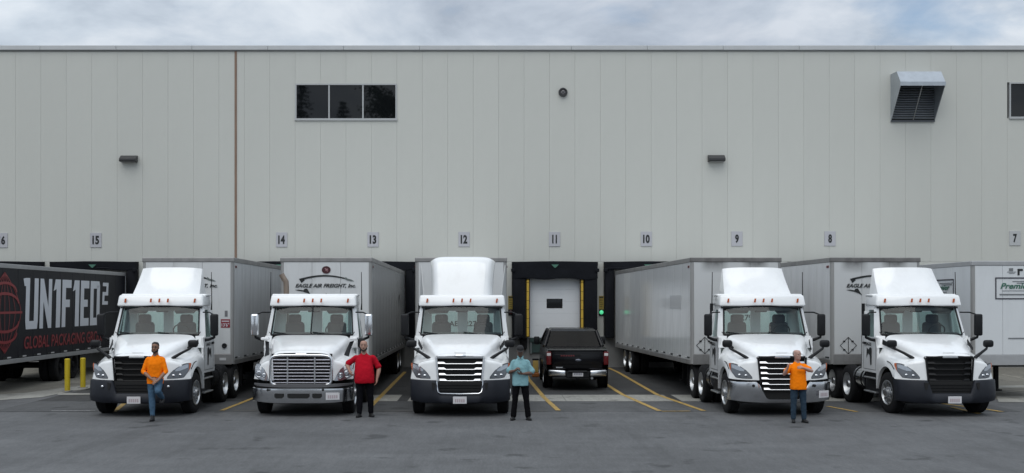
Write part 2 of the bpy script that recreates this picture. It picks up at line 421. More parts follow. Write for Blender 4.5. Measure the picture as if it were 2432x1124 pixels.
opens = [(x - 1.72, x + 1.72, HEADZ - .02) for x in DOCK.values()]
k0 = math.floor((X0 - wins[0][0]) / pitch)
def panel(x0, x1, z0, z1):
    key = ('panel', round(x1 - x0, 3), round(z0, 3), round(z1, 3))
    me = cached(key, lambda: MB().rbox(.0015, x1 - x0 - .0015, 0, .2, z0, z1, .004, 1).mesh('wall_panel', M_PANEL))
    place('wall_panel', me, wh, (x0, 0, 0))
x = wins[0][0] + k0 * pitch
jx = wx(560)
edges = []
while x < X1:
    edges.append(x); x += pitch
for a, b_ in zip(edges[:-1], edges[1:]):
    segs = [(HEADZ, CZ)]
    for (p, q, z0, z1) in wins:
        if a > p - .1 and b_ < q + .1: segs = [(HEADZ, z0), (z1, CZ)]
    for z0, z1 in segs: panel(a, b_, z0, z1)
# lower wall pieces between the dock openings
xs = sorted(DOCK.values()); e = X0
for xc in xs + [None]:
    hi = xc - 1.72 if xc is not None else X1
    if hi - e > .05:
        w = e
        while w < hi - .05:
            n_ = min(w + pitch, hi); 
            if hi - n_ < .3: n_ = hi
            panel(w, n_, 1.19, HEADZ - .006); w = n_
    if xc is not None: e = xc + 1.72
# coping in lengths
c = X0
while c < X1:
    n_ = min(c + 3.05, X1)
    MB().rbox(c + .004, n_ - .004, -.10, .5, CZ + .035, ROOF, .012, 1).build('coping', M_COPE, wh); c = n_
MB().box(X0, X1, -.05, .3, CZ, CZ + .03).build('drip_edge', mat('drip edge', (.26, .265, .265), .5, .3), wh)
MB().box(X0, X1, .5, 24, ROOF - .36, ROOF - .3).build('roof', M_COPE, wh)
MB().rbox(jx - .045, jx + .045, -.03, .02, HEADZ, CZ, .01, 1).build('joint_cover', M_JOINT, wh)
for (p, q, z0, z1) in wins:
    fr = MB(); t = .055
    fr.box(p, q, -.03, .19, z1 - t, z1); fr.box(p, p + t, -.03, .19, z0 + t, z1 - t); fr.box(q - t, q, -.03, .19, z0 + t, z1 - t)
    fr.box(p - .02, q + .02, -.06, .19, z0 - .03, z0 + t)
    w3 = (q - p) / 3
    for i in (1, 2): fr.box(p + w3 * i - .028, p + w3 * i + .028, -.02, .17, z0 + t, z1 - t)
    w = fr.build('window', M_FRAME, wh)
    for i in range(3):
        a = p + w3 * i + (.055 if i == 0 else .028); b_ = p + w3 * (i + 1) - (.055 if i == 2 else .028)
        MB().box(a, b_, .05, .08, z0 + t, z1 - t).build('pane', M_WGLASS, w)

# number signs
WORD = {7: 'seven', 8: 'eight', 9: 'nine', 10: 'ten', 11: 'eleven', 12: 'twelve', 13: 'thirteen', 14: 'fourteen', 15: 'fifteen', 16: 'sixteen'}
M_SIGN = mat('sign face', (.43, .43, .455), .55, var=.03)
M_SIGNB = mat('sign edge', (.30, .30, .33), .5)
for num, xc in DOCK.items():
    px = VX + xc * PPM
    zc_ = wz(571 - (px / 2432) * 5)
    s = thing('dock_number_sign', 'grey wall sign with the black number ' + WORD[num], 'sign', (xc, WALL, zc_), group='dock number signs along the wall')
    MB().rbox(-.225, .225, -.03, -.004, -.295, .295, .006, 1).build('board', M_SIGN if num != 7 else mat('pale sign face', (.45, .46, .465), .55), s)
    tx = str(num); w_ = .27 if len(tx) == 2 else .15
    if tx == '11': w_ = .19
    place('numeral', text_mesh(tx, .35, M_INK, w_, .045, 0), s, (-w_ / 2, -.034, -.175))

# wall lights, round vent light, exhaust hood
M_FIX = mat('bronze light fixture', (.03, .03, .032), .5)
for px, py, lab in ((308, 378, 'dark box wall light above dock 15 and trailer'), (1700, 377, 'dark box wall light above dock 9 beside dock 10')):
    s = thing('wall_light', lab, 'wall light', (wx(px), WALL, wz(py)), group='box lights on the warehouse wall')
    MB().prism([(0, .13), (-.10, .13), (-.34, -.02), (-.34, -.09), (-.28, -.13), (0, -.13)], -.33, .33, 'yz').build('housing', M_FIX, s)
    MB().box(-.26, .26, -.27, -.05, -.146, -.133).build('lens', mat('fixture lens', (.25, .25, .24), .3), s)
s = thing('round_wall_light', 'small round dark bulkhead light high on the wall', 'wall light', (wx(1337), WALL, wz(220)))
MB().lathe([(0, .02), (0, .175), (-.06, .185), (-.13, .165), (-.13, .125), (-.07, .12), (-.07, .02)], axis='y', n=24).build('ring', M_FIX, s, 35)
MB().ball((0, -.075, -.01), .115, .05, .115, 16, 8).build('lens', mat('frosted lens', (.17, .165, .17), .35), s, 60)
for i in range(4):
    a = math.pi / 4 + i * math.pi / 2
    MB().tube([(0, -.15, 0), (math.cos(a) * .09, -.14, math.sin(a) * .09), (math.cos(a) * .15, -.10, math.sin(a) * .15)], .008, 5).build('guard_bar', M_FIX, s)

M_GALV = mat('galvanised sheet', (.42, .45, .48), .38, .75, var=.10, vscale=4)
hx0, hx1, hz0, hz1, hd, hzf = wx(2115), wx(2219), wz(287), wz(178), 1.2, 11.22
s = thing('exhaust_hood', 'galvanised weather hood with louvres high on the wall', 'vent hood', (0, WALL, 0))
t = .02
for xx in (hx0, hx1 - t):
    MB().prism([(-.0, hz0), (-.0, hz1), (-hd * .62, hz1 - .02), (-hd, hzf + .06), (-hd, hzf - .06), (-.06, hz0)], xx, xx + t, 'yz').build('side_panel', M_GALV, s)
MB().slab([(hx0, 0, hz1), (hx1, 0, hz1), (hx1, -hd * .62, hz1 - .02), (hx0, -hd * .62, hz1 - .02)], (0, 0, .02)).build('top_panel', M_GALV, s)
MB().slab([(hx0, -hd * .62, hz1 - .02), (hx1, -hd * .62, hz1 - .02), (hx1, -hd, hzf + .06), (hx0, -hd, hzf + .06)], (0, .0, .02)).build('top_panel', M_GALV, s)
MB().box(hx0 - .015, hx1 + .015, -hd - .02, -hd, hzf - .08, hzf + .075).build('front_lip', M_GALV, s)
MB().box(hx0, hx1, -.09, 0, hz0 - .05, hz0).build('sill', mat('dark galvanised', (.10, .11, .12), .5, .5), s)
MB().box(hx0 + t, hx1 - t, -.03, -.005, hz0, hz1 - .02).build('back_plate', mat('louvre void', (.03, .032, .034), .7), s)
zz = hz0 + .08
while zz < hz1 - .5:
    MB().slab([(hx0 + t, -.035, zz + .06), (hx1 - t, -.035, zz + .06), (hx1 - t, -.11, zz), (hx0 + t, -.11, zz)], (0, 0, .008)).build('louvre_slat', M_GALV, s); zz += .095
xm = (hx0 + hx1) / 2
MB().tube([(xm, -.10, hz0 + .03), (xm + .0, -hd + .04, hzf - .02)], .02, 6).build('stay_rod', M_ALU, s)

# docks
M_FOAM = mat('black dock fabric', (.008, .009, .012), .8, spec=.15, var=.25, vscale=3, bump=.5, bscale=5)
M_GUIDE = mat('yellow guide stripe', (.55, .36, .04), .6, var=.15, vscale=4)
M_DOOR = mat('white dock door', (.66, .68, .70), .45, var=.03, vscale=1)
M_GREEN = mat('green marker', (.06, .17, .12), .5)
used = {16: 'behind the dark lettered trailer at the left edge', 15: 'behind the dark lettered trailer beside the yellow bollards', 14: 'behind the leftmost white trailer', 13: 'behind the second white trailer from the left',
        11: 'around the open bay behind the black pickup', 10: 'around the trailer right of the black pickup', 8: 'behind the trailer at the right'}
for num, lab in used.items():
    xc = DOCK[num]; docked = num != 11
    s = thing('dock_shelter', f'black fabric dock shelter {lab}', 'dock shelter', (xc, WALL, 0), group='dock shelters along the wall')
    inn = 1.34 if docked else 1.18; hb = 3.92 if docked else wz(663)
    def sag(x, y, z, hb=hb): return (x + .012 * math.sin(z * 9 + x), y + .02 * math.sin(x * 5.3 + z * 3), z + (.03 * math.sin(x * 4) if z < hb + .1 else .012 * math.cos(x * 1.6)))
    h = MB()
    P = []
    for j in range(7):
        z = hb + (HEADZ - hb) * j / 6
        P.append([sag(-1.7 + 3.4 * i / 24, -.42 - .02 * (j % 2), z) for i in range(25)])
    h.grid(P); h.box(-1.70, 1.70, -.40, -.02, hb + .02, HEADZ - .01)
    h.build('head_curtain', M_FOAM, s, 40)
    for sx in (-1, 1):
        a, b_ = sorted((sx * inn, sx * 1.69))
        p = MB(); p.rbox(a, b_, -.40, -.015, 1.2, hb + .015, .03, 2)
        p.build('side_pad', M_FOAM, s, 40)
        if not docked:
            zz = 1.26
            while zz < hb - .1:
                z2 = min(zz + .36, hb - .02)
                a, b_ = sorted((sx * 1.04, sx * 1.13)); MB().rbox(a, b_, -.36, -.30, zz, z2 - .015, .008, 1).build('guide_stripe', M_GUIDE, s); zz = z2
            a, b_ = sorted((sx * 1.0, sx * 1.17)); MB().box(a, b_, -.29, -.20, 1.22, hb).build('guide_backing', mat('brown guide backing', (.06, .04, .012), .7), s)
        a, b_ = sorted((sx * 1.60, sx * 1.76)); MB().rbox(a, b_, -.48, -.36, HEADZ - .42, HEADZ - .28, .02, 1).build('corner_bracket', M_FOAM, s)
    MB().prism([(-.15, HEADZ - .12), (.15, HEADZ - .12), (.02, HEADZ - .25), (-.02, HEADZ - .25)], -.475, -.465, 'xz').build('centre_marker', M_GREEN, s)
# the one dock door in view
xc = DOCK[11]
s = thing('dock_door', 'white sectional dock door with small dark window behind the black pickup', 'dock door', (xc, WALL, 0))
ph = .485
for i in range(5):
    MB().rbox(-1.1, 1.1, .0, .05, 1.2 + ph * i + .001, 1.2 + ph * (i + 1) - .001, .004, 1).build('door_panel', M_DOOR, s)
    for q in (1, 2): MB().box(-1.09, 1.09, -.002, .002, 1.2 + ph * i + ph * q / 3 - .002, 1.2 + ph * i + ph * q / 3 + .004).build('panel_rib', M_DOOR, s)
zw = wz(721); MB().rbox(-.32, .32, -.015, .01, zw - .19, zw + .19, .03, 2).build('window_frame', M_BLACKP, s)
MB().box(-.27, .27, -.02, -.014, zw - .14, zw + .14).build('pane', M_WGLASS, s)
s = thing('dock_leveler', 'dark green dock leveler frame below the white dock door', 'dock leveler', (xc, WALL, 0))
M_LEV = mat('leveler green', (.02, .045, .04), .6, var=.3)
MB().rbox(-1.0, 1.0, -.12, .0, 1.02, 1.19, .01, 1).build('lip', M_LEV, s)
MB().box(-1.0, 1.0, -.06, .02, .60, 1.0).build('pit_face', M_LEV, s)
for x_ in (-.95, -.35, .35, .9): MB().box(x_ - .03, x_ + .03, -.10, -.06, .55, 1.02).build('post', mat('leveler grey', (.12, .14, .14), .6), s)
for x_ in (-1.25, 1.25): MB().rbox(x_ - .14, x_ + .14, -.14, .02, .75, 1.18, .02, 1).build('bumper_pad', M_RUBBER, s)
# caution signs with signal lights
M_CAUT = mat('weathered yellow sign', (.34, .25, .045), .6, var=.25, vscale=9)
for px, lit in ((1213, False), (1428, True)):
    s = thing('caution_sign', 'narrow yellow caution sign ' + ('right of the white dock door' if lit else 'left of the white dock door'), 'sign', (wx(px), WALL, 0), group='yellow caution signs')
    MB().box(-.10, .10, -.02, -.003, wz(735), wz(703)).build('board', M_CAUT, s)
    MB().box(-.08, .08, -.024, -.02, wz(708), wz(705)).build('print_bar', M_INK, s)
    for i in range(4): MB().box(-.07, .06 - .02 * (i % 2), -.024, -.02, wz(714 + i * 5), wz(712.5 + i * 5)).build('print_bar', mat('sign print', (.12, .09, .03), .6), s)
    s = thing('signal_light', 'round ' + ('lit green dock signal light' if lit else 'unlit dock signal light') + (' right of the white dock door' if lit else ' left of the white dock door'), 'signal light', (wx(px), WALL, wz(742)), group='dock signal lights')
    MB().rbox(-.10, .10, -.07, -.004, -.13, .11, .02, 1).build('housing', M_BLACKP, s)
    if lit: MB().ball((0, -.08, 0), .085, .04, .085, 16, 8).build('lens', mat('lit green lens', (.10, .75, .35), .3, emit=.55), s, 60)
    else: MB().ball((0, -.08, 0), .085, .04, .085, 16, 8).build('lens', mat('dark red lens', (.05, .008, .008), .3), s, 60)
MB().box(wx(1434), wx(1437), WALL - .03, WALL - .002, 1.3, 2.1)

# bollards
M_BOL = mat('bollard yellow', (.56, .42, .015), .5, var=.08, vscale=3, dirt=((.12, .10, .05), .5, 3, (1, 1, .4)))
for px, top, bot, lab in ((160, 852, 930, 'nearer yellow steel bollard left of the leftmost tractor'), (197, 850, 922, 'yellow steel bollard closest to the leftmost tractor')):
    x_, y_ = gp(px, bot); h_ = (bot - top) * y_ / F
    s = thing('bollard', lab, 'bollard', (x_, y_, 0), group='yellow bollards')
    MB().lathe([(0, 0.001), (0, .082), (h_ - .02, .082), (h_, .06), (h_ + .003, .001)], axis='z', n=20, closed=False).build('post', M_BOL, s, 40)
    MB().rbox(-.13, .13, -.13, .13, 0.006, .03, .008, 1).build('base', M_FOUND, s)
x_, y_ = gp(1272, 896)
s = thing('warning_post', 'short yellow post with orange foot beside the black pickup', 'bollard', (x_, y_, 0))
MB().rbox(-.10, .10, -.08, .08, .16, .60, .03, 2).build('post', mat('pale amber post', (.52, .36, .10), .5, var=.2, vscale=6), s)
MB().rbox(-.13, .13, -.12, .12, .01, .16, .03, 2).build('foot', mat('orange foot', (.36, .12, .025), .6, var=.2), s)
MB().rbox(-.12, .12, -.09, .09, .60, .66, .02, 1).build('cap', M_STEEL, s)
# ------------------------------------------------------------------ wheels
def wheel_meshes():
    tyre = MB(); w = .14
    prof = [(-w, .30), (-w - .005, .40), (-w + .01, .485), (-w + .04, .508), (w - .04, .508), (w - .01, .485), (w + .005, .40), (w, .30)]
    tyre.lathe(prof, n=36)
    for k in range(4):               # circumferential tread grooves as raised ribs
        a = -.085 + k * .057; tyre.lathe([(a - .018, .505), (a - .018, .514), (a + .018, .514), (a + .018, .505)], n=36)
    t = tyre.mesh('tyre', M_RUBBER, 50)
    steer = MB()                      # outward is +x
    steer.lathe([(.10, .31), (.145, .315), (.15, .29), (.10, .27), (.06, .25), (.06, .30)], n=32)
    for i in range(8):
        a = 2 * math.pi * i / 8; c_, s_ = math.cos(a), math.sin(a)
        pts = [(.06, .12, .06), (.06, .12, -.06), (.075, .265, -.045), (.075, .265, .045)]
        steer.slab([(p[0] + .05, p[1] * c_ - p[2] * s_, p[1] * s_ + p[2] * c_) for p in pts], (-.04, 0, 0))
    steer.lathe([(.06, .01), (.06, .15), (.115, .15), (.125, .11), (.19, .10), (.20, .085), (.20, .01)], n=24)
    for i in range(10):
        a = 2 * math.pi * i / 10; steer.cyl((.115, .128 * math.cos(a), .128 * math.sin(a)), (.145, .128 * math.cos(a), .128 * math.sin(a)), .012, n=6)
    st = steer.mesh('rim', M_ALU, 35)
    dr = MB()
    dr.lathe([(.10, .31), (.145, .315), (.15, .29), (.02, .25), (-.04, .22), (-.04, .12), (.10, .11), (.13, .09), (.13, .01), (-.06, .01), (-.06, .31)], n=32, closed=False)
    for i in range(10):
        a = 2 * math.pi * i / 10; dr.cyl((-.04, .165 * math.cos(a), .165 * math.sin(a)), (.0, .165 * math.cos(a), .165 * math.sin(a)), .012, n=6)
    return t, st, dr.mesh('rim', M_ALU, 35)
TYRE, RIM_S, RIM_D = wheel_meshes()
VOIDD = MB().lathe([(-.02, .001), (-.02, .30), (.02, .30), (.02, .001)], n=24, closed=False).mesh('hub_back', M_VOID)
def wheel(parent, x, y, z, kind, side, yawz=0):
    w = place('wheel', TYRE, parent, (x, y, z), (0, 0, (0 if side > 0 else math.pi) + yawz))
    place('rim', RIM_S if kind == 's' else RIM_D, w); 
    if kind == 's': place('hub_back', VOIDD, w)
    return w

# ------------------------------------------------------------------ trailers
M_TW = mat('trailer white sheet', (.60, .61, .61), .32, var=.03, vscale=1.2, rnd=.02, dirt=((.24, .235, .225), .35, 1.1, (2.2, 2.2, .35)))
M_TWS = mat('trailer side sheet', (.64, .65, .65), .12, 0, var=.03, vscale=1.2, rnd=.03, dirt=((.32, .32, .31), .40, 1.3, (2.2, 2.2, .30)))
M_TWD = mat('trailer clean white', (.64, .66, .67), .35, var=.03, vscale=1.0, dirt=((.36, .37, .37), .3, .8, (2, 2, .4)))
M_NAVY = mat('dark navy trailer wrap', (.011, .012, .017), .5, spec=.2, var=.15, vscale=1.5)
M_RAIL = mat('trailer rail aluminium', (.27, .265, .26), .45, .4, var=.14, vscale=2, dirt=((.10, .095, .09), .5, 2.0, (1, 1, .6)))
M_POST = mat('trailer corner post', (.34, .335, .325), .4, .45, var=.08, vscale=2, stretch=(3, 3, .5))
M_WLET = mat('white lettering', (.62, .64, .68), .45)
M_TREFL = mat('reflective tape white', (.55, .55, .55), .4)
M_SOOT = mat('exhaust soot', (.035, .034, .033), .8, var=.3)
def strokes(P, w):
    m = MB(); P = [Vector((p[0], 0, p[1])) for p in P]; rows = []
    for i, p in enumerate(P):
        d = (P[min(i + 1, len(P) - 1)] - P[max(i - 1, 0)]).normalized(); nrm = Vector((-d.z, 0, d.x)); ww = w[i] if isinstance(w, list) else w
        rows.append([tuple(p - nrm * ww / 2), tuple(p + nrm * ww / 2)])
    m.grid(rows); return m
def soot_mat():
    """soot thrown by the exhaust on the top of the nose: a blotch with its own ragged shape"""
    m = bpy.data.materials.new('sooty trailer top rail'); m.use_nodes = True; t = m.node_tree; b = t.nodes['Principled BSDF']; b.inputs['Roughness'].default_value = .6
    tcn = t.nodes.new('ShaderNodeTexCoord'); sp = t.nodes.new('ShaderNodeSeparateXYZ'); t.links.new(tcn.outputs['Object'], sp.inputs[0])
    n = t.nodes.new('ShaderNodeTexNoise'); n.inputs['Scale'].default_value = 4; n.inputs['Detail'].default_value = 5; t.links.new(tcn.outputs['Object'], n.inputs['Vector'])
    def M(op, a, c):
        q = t.nodes.new('ShaderNodeMath'); q.operation = op
        for i, v in enumerate((a, c)):
            if isinstance(v, (int, float)): q.inputs[i].default_value = v
            else: t.links.new(v, q.inputs[i])
        return q.outputs[0]
    def spot(x0, w, k):
        d = M('DIVIDE', M('SUBTRACT', sp.outputs['X'], x0), w); return M('MULTIPLY', M('MAXIMUM', M('SUBTRACT', 1.0, M('MULTIPLY', d, d)), 0.0), k)
    s1 = M('ADD', spot(-.62, .42, .95), spot(.55, .40, .95))
    fac = M('MULTIPLY', s1, M('ADD', M('MULTIPLY', n.outputs['Fac'], 1.1), .35))
    zf = t.nodes.new('ShaderNodeMapRange'); zf.inputs[1].default_value = 3.55; zf.inputs[2].default_value = 3.9; t.links.new(sp.outputs['Z'], zf.inputs[0])
    fac = M('MULTIPLY', fac, zf.outputs[0])
    mi = t.nodes.new('ShaderNodeMix'); mi.data_type = 'RGBA'; mi.clamp_factor = True; t.links.new(fac, mi.inputs[0]); mi.inputs[6].default_value = (.54, .55, .55, 1); mi.inputs[7].default_value = (.03, .028, .026, 1)
    t.links.new(mi.outputs[2], b.inputs['Base Color']); return m
M_SOOTY = soot_mat()
def eagle_logo(s, y=-.012, dx=0, oval=False):
    n = 20; P = [(-.70 + 1.44 * i / n, 3.33 + .155 * math.sin(math.pi * min(1, (.12 + .83 * i / n)))) for i in range(n + 1)]
    W = [.055 * (1.0 - .35 * i / n) for i in range(n + 1)]
    l = strokes(P[:18], W[:18]); l.add([(-.77, 0, 3.40), (-.66, 0, 3.42), (-.60, 0, 3.36), (-.70, 0, 3.28)], [(0, 1, 2, 3)])
    o = l.build('swoosh', M_INK, s); o.location = (dx, y, 0)
    l = strokes([(.53, 3.42), (.60, 3.38), (.70, 3.355), (.78, 3.33)], [.07, .05, .05, .01]); l.add([(.56, 0, 3.36), (.66, 0, 3.33), (.60, 0, 3.345)], [(0, 1, 2)])
    o = l.build('wing_tip', mat('grey lettering', (.13, .15, .145), .5), s); o.location = (dx, y, 0)
    place('company_lettering', text_mesh('EAGLE AIR FREIGHT, Inc.', .125, M_INK, 1.70, .028, .35), s, (-.87 + dx, y - .003, 3.135))
    a = MB().add([(-.88, 0, 3.085), (-.78, 0, 3.095), (-.64, 0, 3.075), (-.61, 0, 3.12), (-.54, 0, 3.125), (-.42, 0, 2.93), (-.52, 0, 2.99), (-.66, 0, 3.04), (-.80, 0, 3.065)], [(0, 1, 2, 8), (2, 7, 8), (2, 3, 4, 5, 6, 7)])
    o = a.build('tail_arrow', M_INK, s); o.location = (dx, y, 0)
    if oval:
        e = MB(); k = 20; e.add([(.125 * math.cos(2 * math.pi * i / k), -.004, .107 * math.sin(2 * math.pi * i / k)) for i in range(k)] + [(.125 * math.cos(2 * math.pi * i / k), 0.004, .107 * math.sin(2 * math.pi * i / k)) for i in range(k)], [tuple(range(k)), tuple(range(2 * k - 1, k - 1, -1))] + [(i, (i + 1) % k, k + (i + 1) % k, k + i) for i in range(k)])
        o = e.build('oval_badge', mat('maroon badge', (.05, .008, .012), .4), s); o.location = (dx, y, 3.65)
        q = MB().add([(-.05, 0, .045), (-.01, 0, .05), (.0, 0, .02), (.03, 0, .05), (.06, 0, -.02), (.03, 0, .005), (.045, 0, -.06), (.0, 0, -.01), (-.03, 0, -.035), (-.015, 0, .01)], [(0, 1, 9), (1, 2, 7, 9), (2, 3, 5), (3, 4, 5), (2, 5, 7), (5, 6, 7), (7, 8, 9)]).build('badge_bird', mat('badge bird', (.30, .16, .17), .5), s)
        q.location = (dx, y - .007, 3.65)
        MB().lathe([(0, .001), (0, .05), (-.03, .045), (-.03, .001)], (dx, y, 2.935), 'y', 14, False).build('vent', M_INK, s)
def trailer(label, noseX, noseD, rearX, top=4.0, bot=.98, skin=None, sskin=None, tandem=3.0, sooty=False, refl=True, cat='trailer', rail=None, pitch=-.55, npan=12, hitched=True):
    L = WALL - .30 - noseD
    yaw = math.atan2(-(rearX - noseX), L)
    s = thing('semi_trailer', label, cat, (noseX, noseD, 0), (R(pitch), 0, yaw), 'semi trailers backed into the docks')
    skin = skin or M_TW; sskin = sskin or M_TWS; rail = rail or M_RAIL
    h = 1.295; cz = bot + .30; tz = top - .13; pr = .09
    # nose
    n3 = 3; w = 2 * (h - pr) / n3
    for i in range(n3):
        a = -(h - pr) + i * w
        MB().rbox(a + .003, a + w - .003, .0, .05, cz, tz, .004, 1).build('front_panel', M_SOOTY if sooty else skin, s)
    for sx in (-1, 1):
        P = []
        for k in range(7):
            t = math.pi / 2 * k / 6; P.append((sx * (h - pr + pr * math.sin(t)), pr * (1 - math.cos(t)) - .004))
        MB().grid([[(x, y, bot + .02) for x, y in P], [(x, y, tz) for x, y in P]]).build('corner_post', M_POST, s, 60)
    MB().rbox(-h - .008, h + .008, -.015, .12, tz, top, .02, 2).build('front_top_rail', mat('sooty rail', (.16, .155, .15), .5, .2, var=.45, vscale=1.3, stretch=(1.5, 1, 1)) if sooty else rail, s)
    MB().rbox(-h + .06, h - .06, -.018, .07, bot, cz - .004, .01, 1).build('front_bottom_rail', rail, s)
    # sides
    pw = (L - .22) / npan
    for sx in (-1, 1):
        me = cached(('tside', round(pw, 3), round(cz, 3), round(tz, 3), sskin.name, sx), lambda: MB().rbox(min(sx * h, sx * (h - .03)), max(sx * h, sx * (h - .03)), .003, pw - .003, bot + .14, tz, .006, 1).mesh('side_panel', sskin))
        for i in range(npan): place('side_panel', me, s, (0, .10 + i * pw, 0))
        a, b_ = sorted((sx * (h + .012), sx * (h - .06)))
        MB().rbox(a, b_, .09, L, tz - .006, top, .012, 1).build('top_rail', rail, s)
        a, b_ = sorted((sx * (h + .010), sx * (h - .06)))
        MB().rbox(a, b_, .09, L, bot, bot + .142, .012, 1).build('bottom_rail', rail, s)
        if refl:
            d = MB(); lt = MB(); y = .15
            while y < L - .4:
                a, b_ = sorted((sx * (h + .013), sx * (h + .004))); d.box(a, b_, y, y + .30, bot + .175, bot + .215); lt.box(a, b_, y + .31, y + .60, bot + .175, bot + .215); y += 1.22
            o = d.build('tape_mark', M_INK, s); o['kind'] = 'stuff'
            o = lt.build('tape_mark', M_TREFL, s); o['kind'] = 'stuff'
        a, b_ = sorted((sx * (h + .016), sx * h))
        if refl: MB().rbox(a, b_, .16, .34, tz - .16, tz - .09, .01, 1).build('marker_light', M_REDL, s)
        a, b_ = sorted((sx * h, sx * (h - .1)))
        MB().box(a, b_, L - .12, L, bot, top - .01).build('rear_post', rail, s)
    MB().box(-h + .02, h - .02, .06, L, top - .05, top - .012).build('roof', skin, s)
    MB().box(-h + .06, h - .06, .10, L - .02, bot + .05, bot + .16).build('floor', M_STEEL, s)
    MB().box(-h + .1, h - .1, L - .05, L - .01, bot + .16, top - .06).build('rear_door', skin, s)
    MB().box(-.55, .55, .35, 1.6, bot - .06, bot + .05).build('coupler_plate', M_STEEL, s)
    u = MB()
    y = 1.2
    while y < L: u.box(-h + .07, h - .07, y, y + .06, bot - .03, bot + .05); y += .6
    o = u.build('cross_members', M_STEEL, s)
    # bogie, kept level with the ground
    yb = L - tandem; tl = math.tan(R(-pitch))
    b = MB(); b.box(-.6, -.45, yb - 1.4, yb + 1.5, .75, bot); b.box(.45, .6, yb - 1.4, yb + 1.5, .75, bot); b.box(-.5, .5, yb - .1, yb + .1, .7, bot)
    b.build('bogie_frame', M_STEEL, s)
    for yy in (yb - .63, yb + .63):
        zz = .508 + yy * tl
        MB().cyl((-.95, yy, zz), (.95, yy, zz), .07, n=10).build('axle', M_STEEL, s)
        for sx in (-1, 1):
            wheel(s, sx * 1.13, yy, zz, 'd', sx); wheel(s, sx * .80, yy, zz, 'd', sx)
    for sx in (-1, 1):
        yy = 3.0; z0 = (yy * tl)
        lift = .32 if hitched else .006
        g_ = MB(); g_.box(sx * .85 - .06, sx * .85 + .06, yy - .06, yy + .06, z0 + lift + .05, bot); g_.box(sx * .85 - .13, sx * .85 + .13, yy - .13, yy + .13, z0 + lift, z0 + lift + .04)
        g_.build('landing_leg', M_STEEL, s)
        MB().box(sx * 1.0 - .2, sx * 1.0 + .2, yb + 1.45, yb + 1.47, .30 + yb * tl, bot).build('mud_flap', M_RUBBER, s)
    return s, L
ND = 34.44
T14, L = trailer('white semi trailer hitched to the leftmost tractor', (446 - VX) * ND / F, ND, DOCK[14])
eagle_logo(T14)
MB().box(.93, 1.19, -.008, .004, 2.02, 2.26).build('red_sticker', mat('red sticker', (.22, .02, .03), .5), T14)
place('sticker_lettering', text_mesh('13\'6"', .10, M_WLET, .21, .01), T14, (.955, -.011, 2.05))
MB().box(.955, 1.165, -.012, -.008, 2.19, 2.215).build('sticker_bar', M_WLET, T14)
MB().box(1.04, 1.12, -.008, .004, 2.33, 2.50).build('small_label', mat('grey label', (.16, .16, .17), .5), T14)
MB().lathe([(0, .001), (0, .075), (-.03, .068), (-.03, .03), (-.015, .001)], (1.03, 0, 1.51), 'y', 20, False).build('vent', M_BLACKP, T14)
MB().box(.90, 1.08, -.026, -.018, 1.10, 1.17).build('number_plate', M_TREFL, T14)
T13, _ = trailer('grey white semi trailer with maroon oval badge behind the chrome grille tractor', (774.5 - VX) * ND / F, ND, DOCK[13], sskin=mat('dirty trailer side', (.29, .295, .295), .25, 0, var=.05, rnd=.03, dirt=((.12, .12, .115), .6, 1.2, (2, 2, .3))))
eagle_logo(T13, oval=True)
# side copy of the arc mark near the rear
P = [(.45 * math.cos(a), .45 * math.sin(a)) for a in [math.pi * (.95 - .9 * i / 12) for i in range(13)]]
m_ = strokes(P, .12); o = m_.build('side_mark', M_INK, T13); o.rotation_euler = (0, 0, R(90)); o.location = (1.298 + .012, 11.2, 2.55)
T12, _ = trailer('semi trailer behind the tractor with the tall rounded roof fairing', (1095 - VX) * ND / F, ND, DOCK[12])
place('unit_lettering', text_mesh('AE   227', .15, M_INK, .78, .02), T12, (-.34, -.006, 2.06))
T10, L10 = trailer('long white semi trailer right of the pickup with sooty nose and dock light reflection', (1749 - VX) * ND / F, ND, DOCK[10], sooty=True)
place('unit_lettering', text_mesh('279', .17, M_INK, .34, .02), T10, (.12, -.006, 2.22))
def diamond(T, x, z, r=.24):
    for a, b_ in (((-r, 0), (0, r)), ((0, r), (r, 0)), ((r, 0), (0, -r)), ((0, -r), (-r, 0)), ((0, r), (0, -r))):
        strokes([(x + a[0] * .98, z + a[1] * .98), (x + b_[0] * .98, z + b_[1] * .98)], .016).build('placard_frame', M_STEEL, T).location.y = -.012
    for a, b_ in ((-.5, .5), (.5, .5), (-.5, -.5), (.5, -.5)):
        MB().box(x + a * r - .03, x + a * r + .03, -.018, -.006, z + b_ * r - .02, z + b_ * r + .02).build('placard_clip', M_STEEL, T)
diamond(T10, -.90, 1.52)
MB().box(-1.305, -1.29, 1.3, 3.0, 2.55, 2.95).build('patch', mat('grey patch', (.48, .49, .495), .2), T10)
T9, _ = trailer('white semi trailer with sooty nose hitched to the rightmost tractor', (2081 - VX) * ND / F, ND, DOCK[9], sooty=True, sskin=mat('bright trailer side', (.66, .665, .665), .3, 0, var=.03, rnd=.03, dirt=((.26, .25, .24), .4, 1.2, (2, 2, .3))))
eagle_logo(T9, dx=.02)
diamond(T9, -.80, 1.52)
T8, _ = trailer('clean white semi trailer parked without tractor at the right edge', 14.85, ND, DOCK[8] + .3, top=3.90, bot=.96, skin=M_TWD, sskin=M_TWD, rail=mat('grey rail', (.36, .365, .37), .45, .2, var=.1), refl=False, hitched=False)
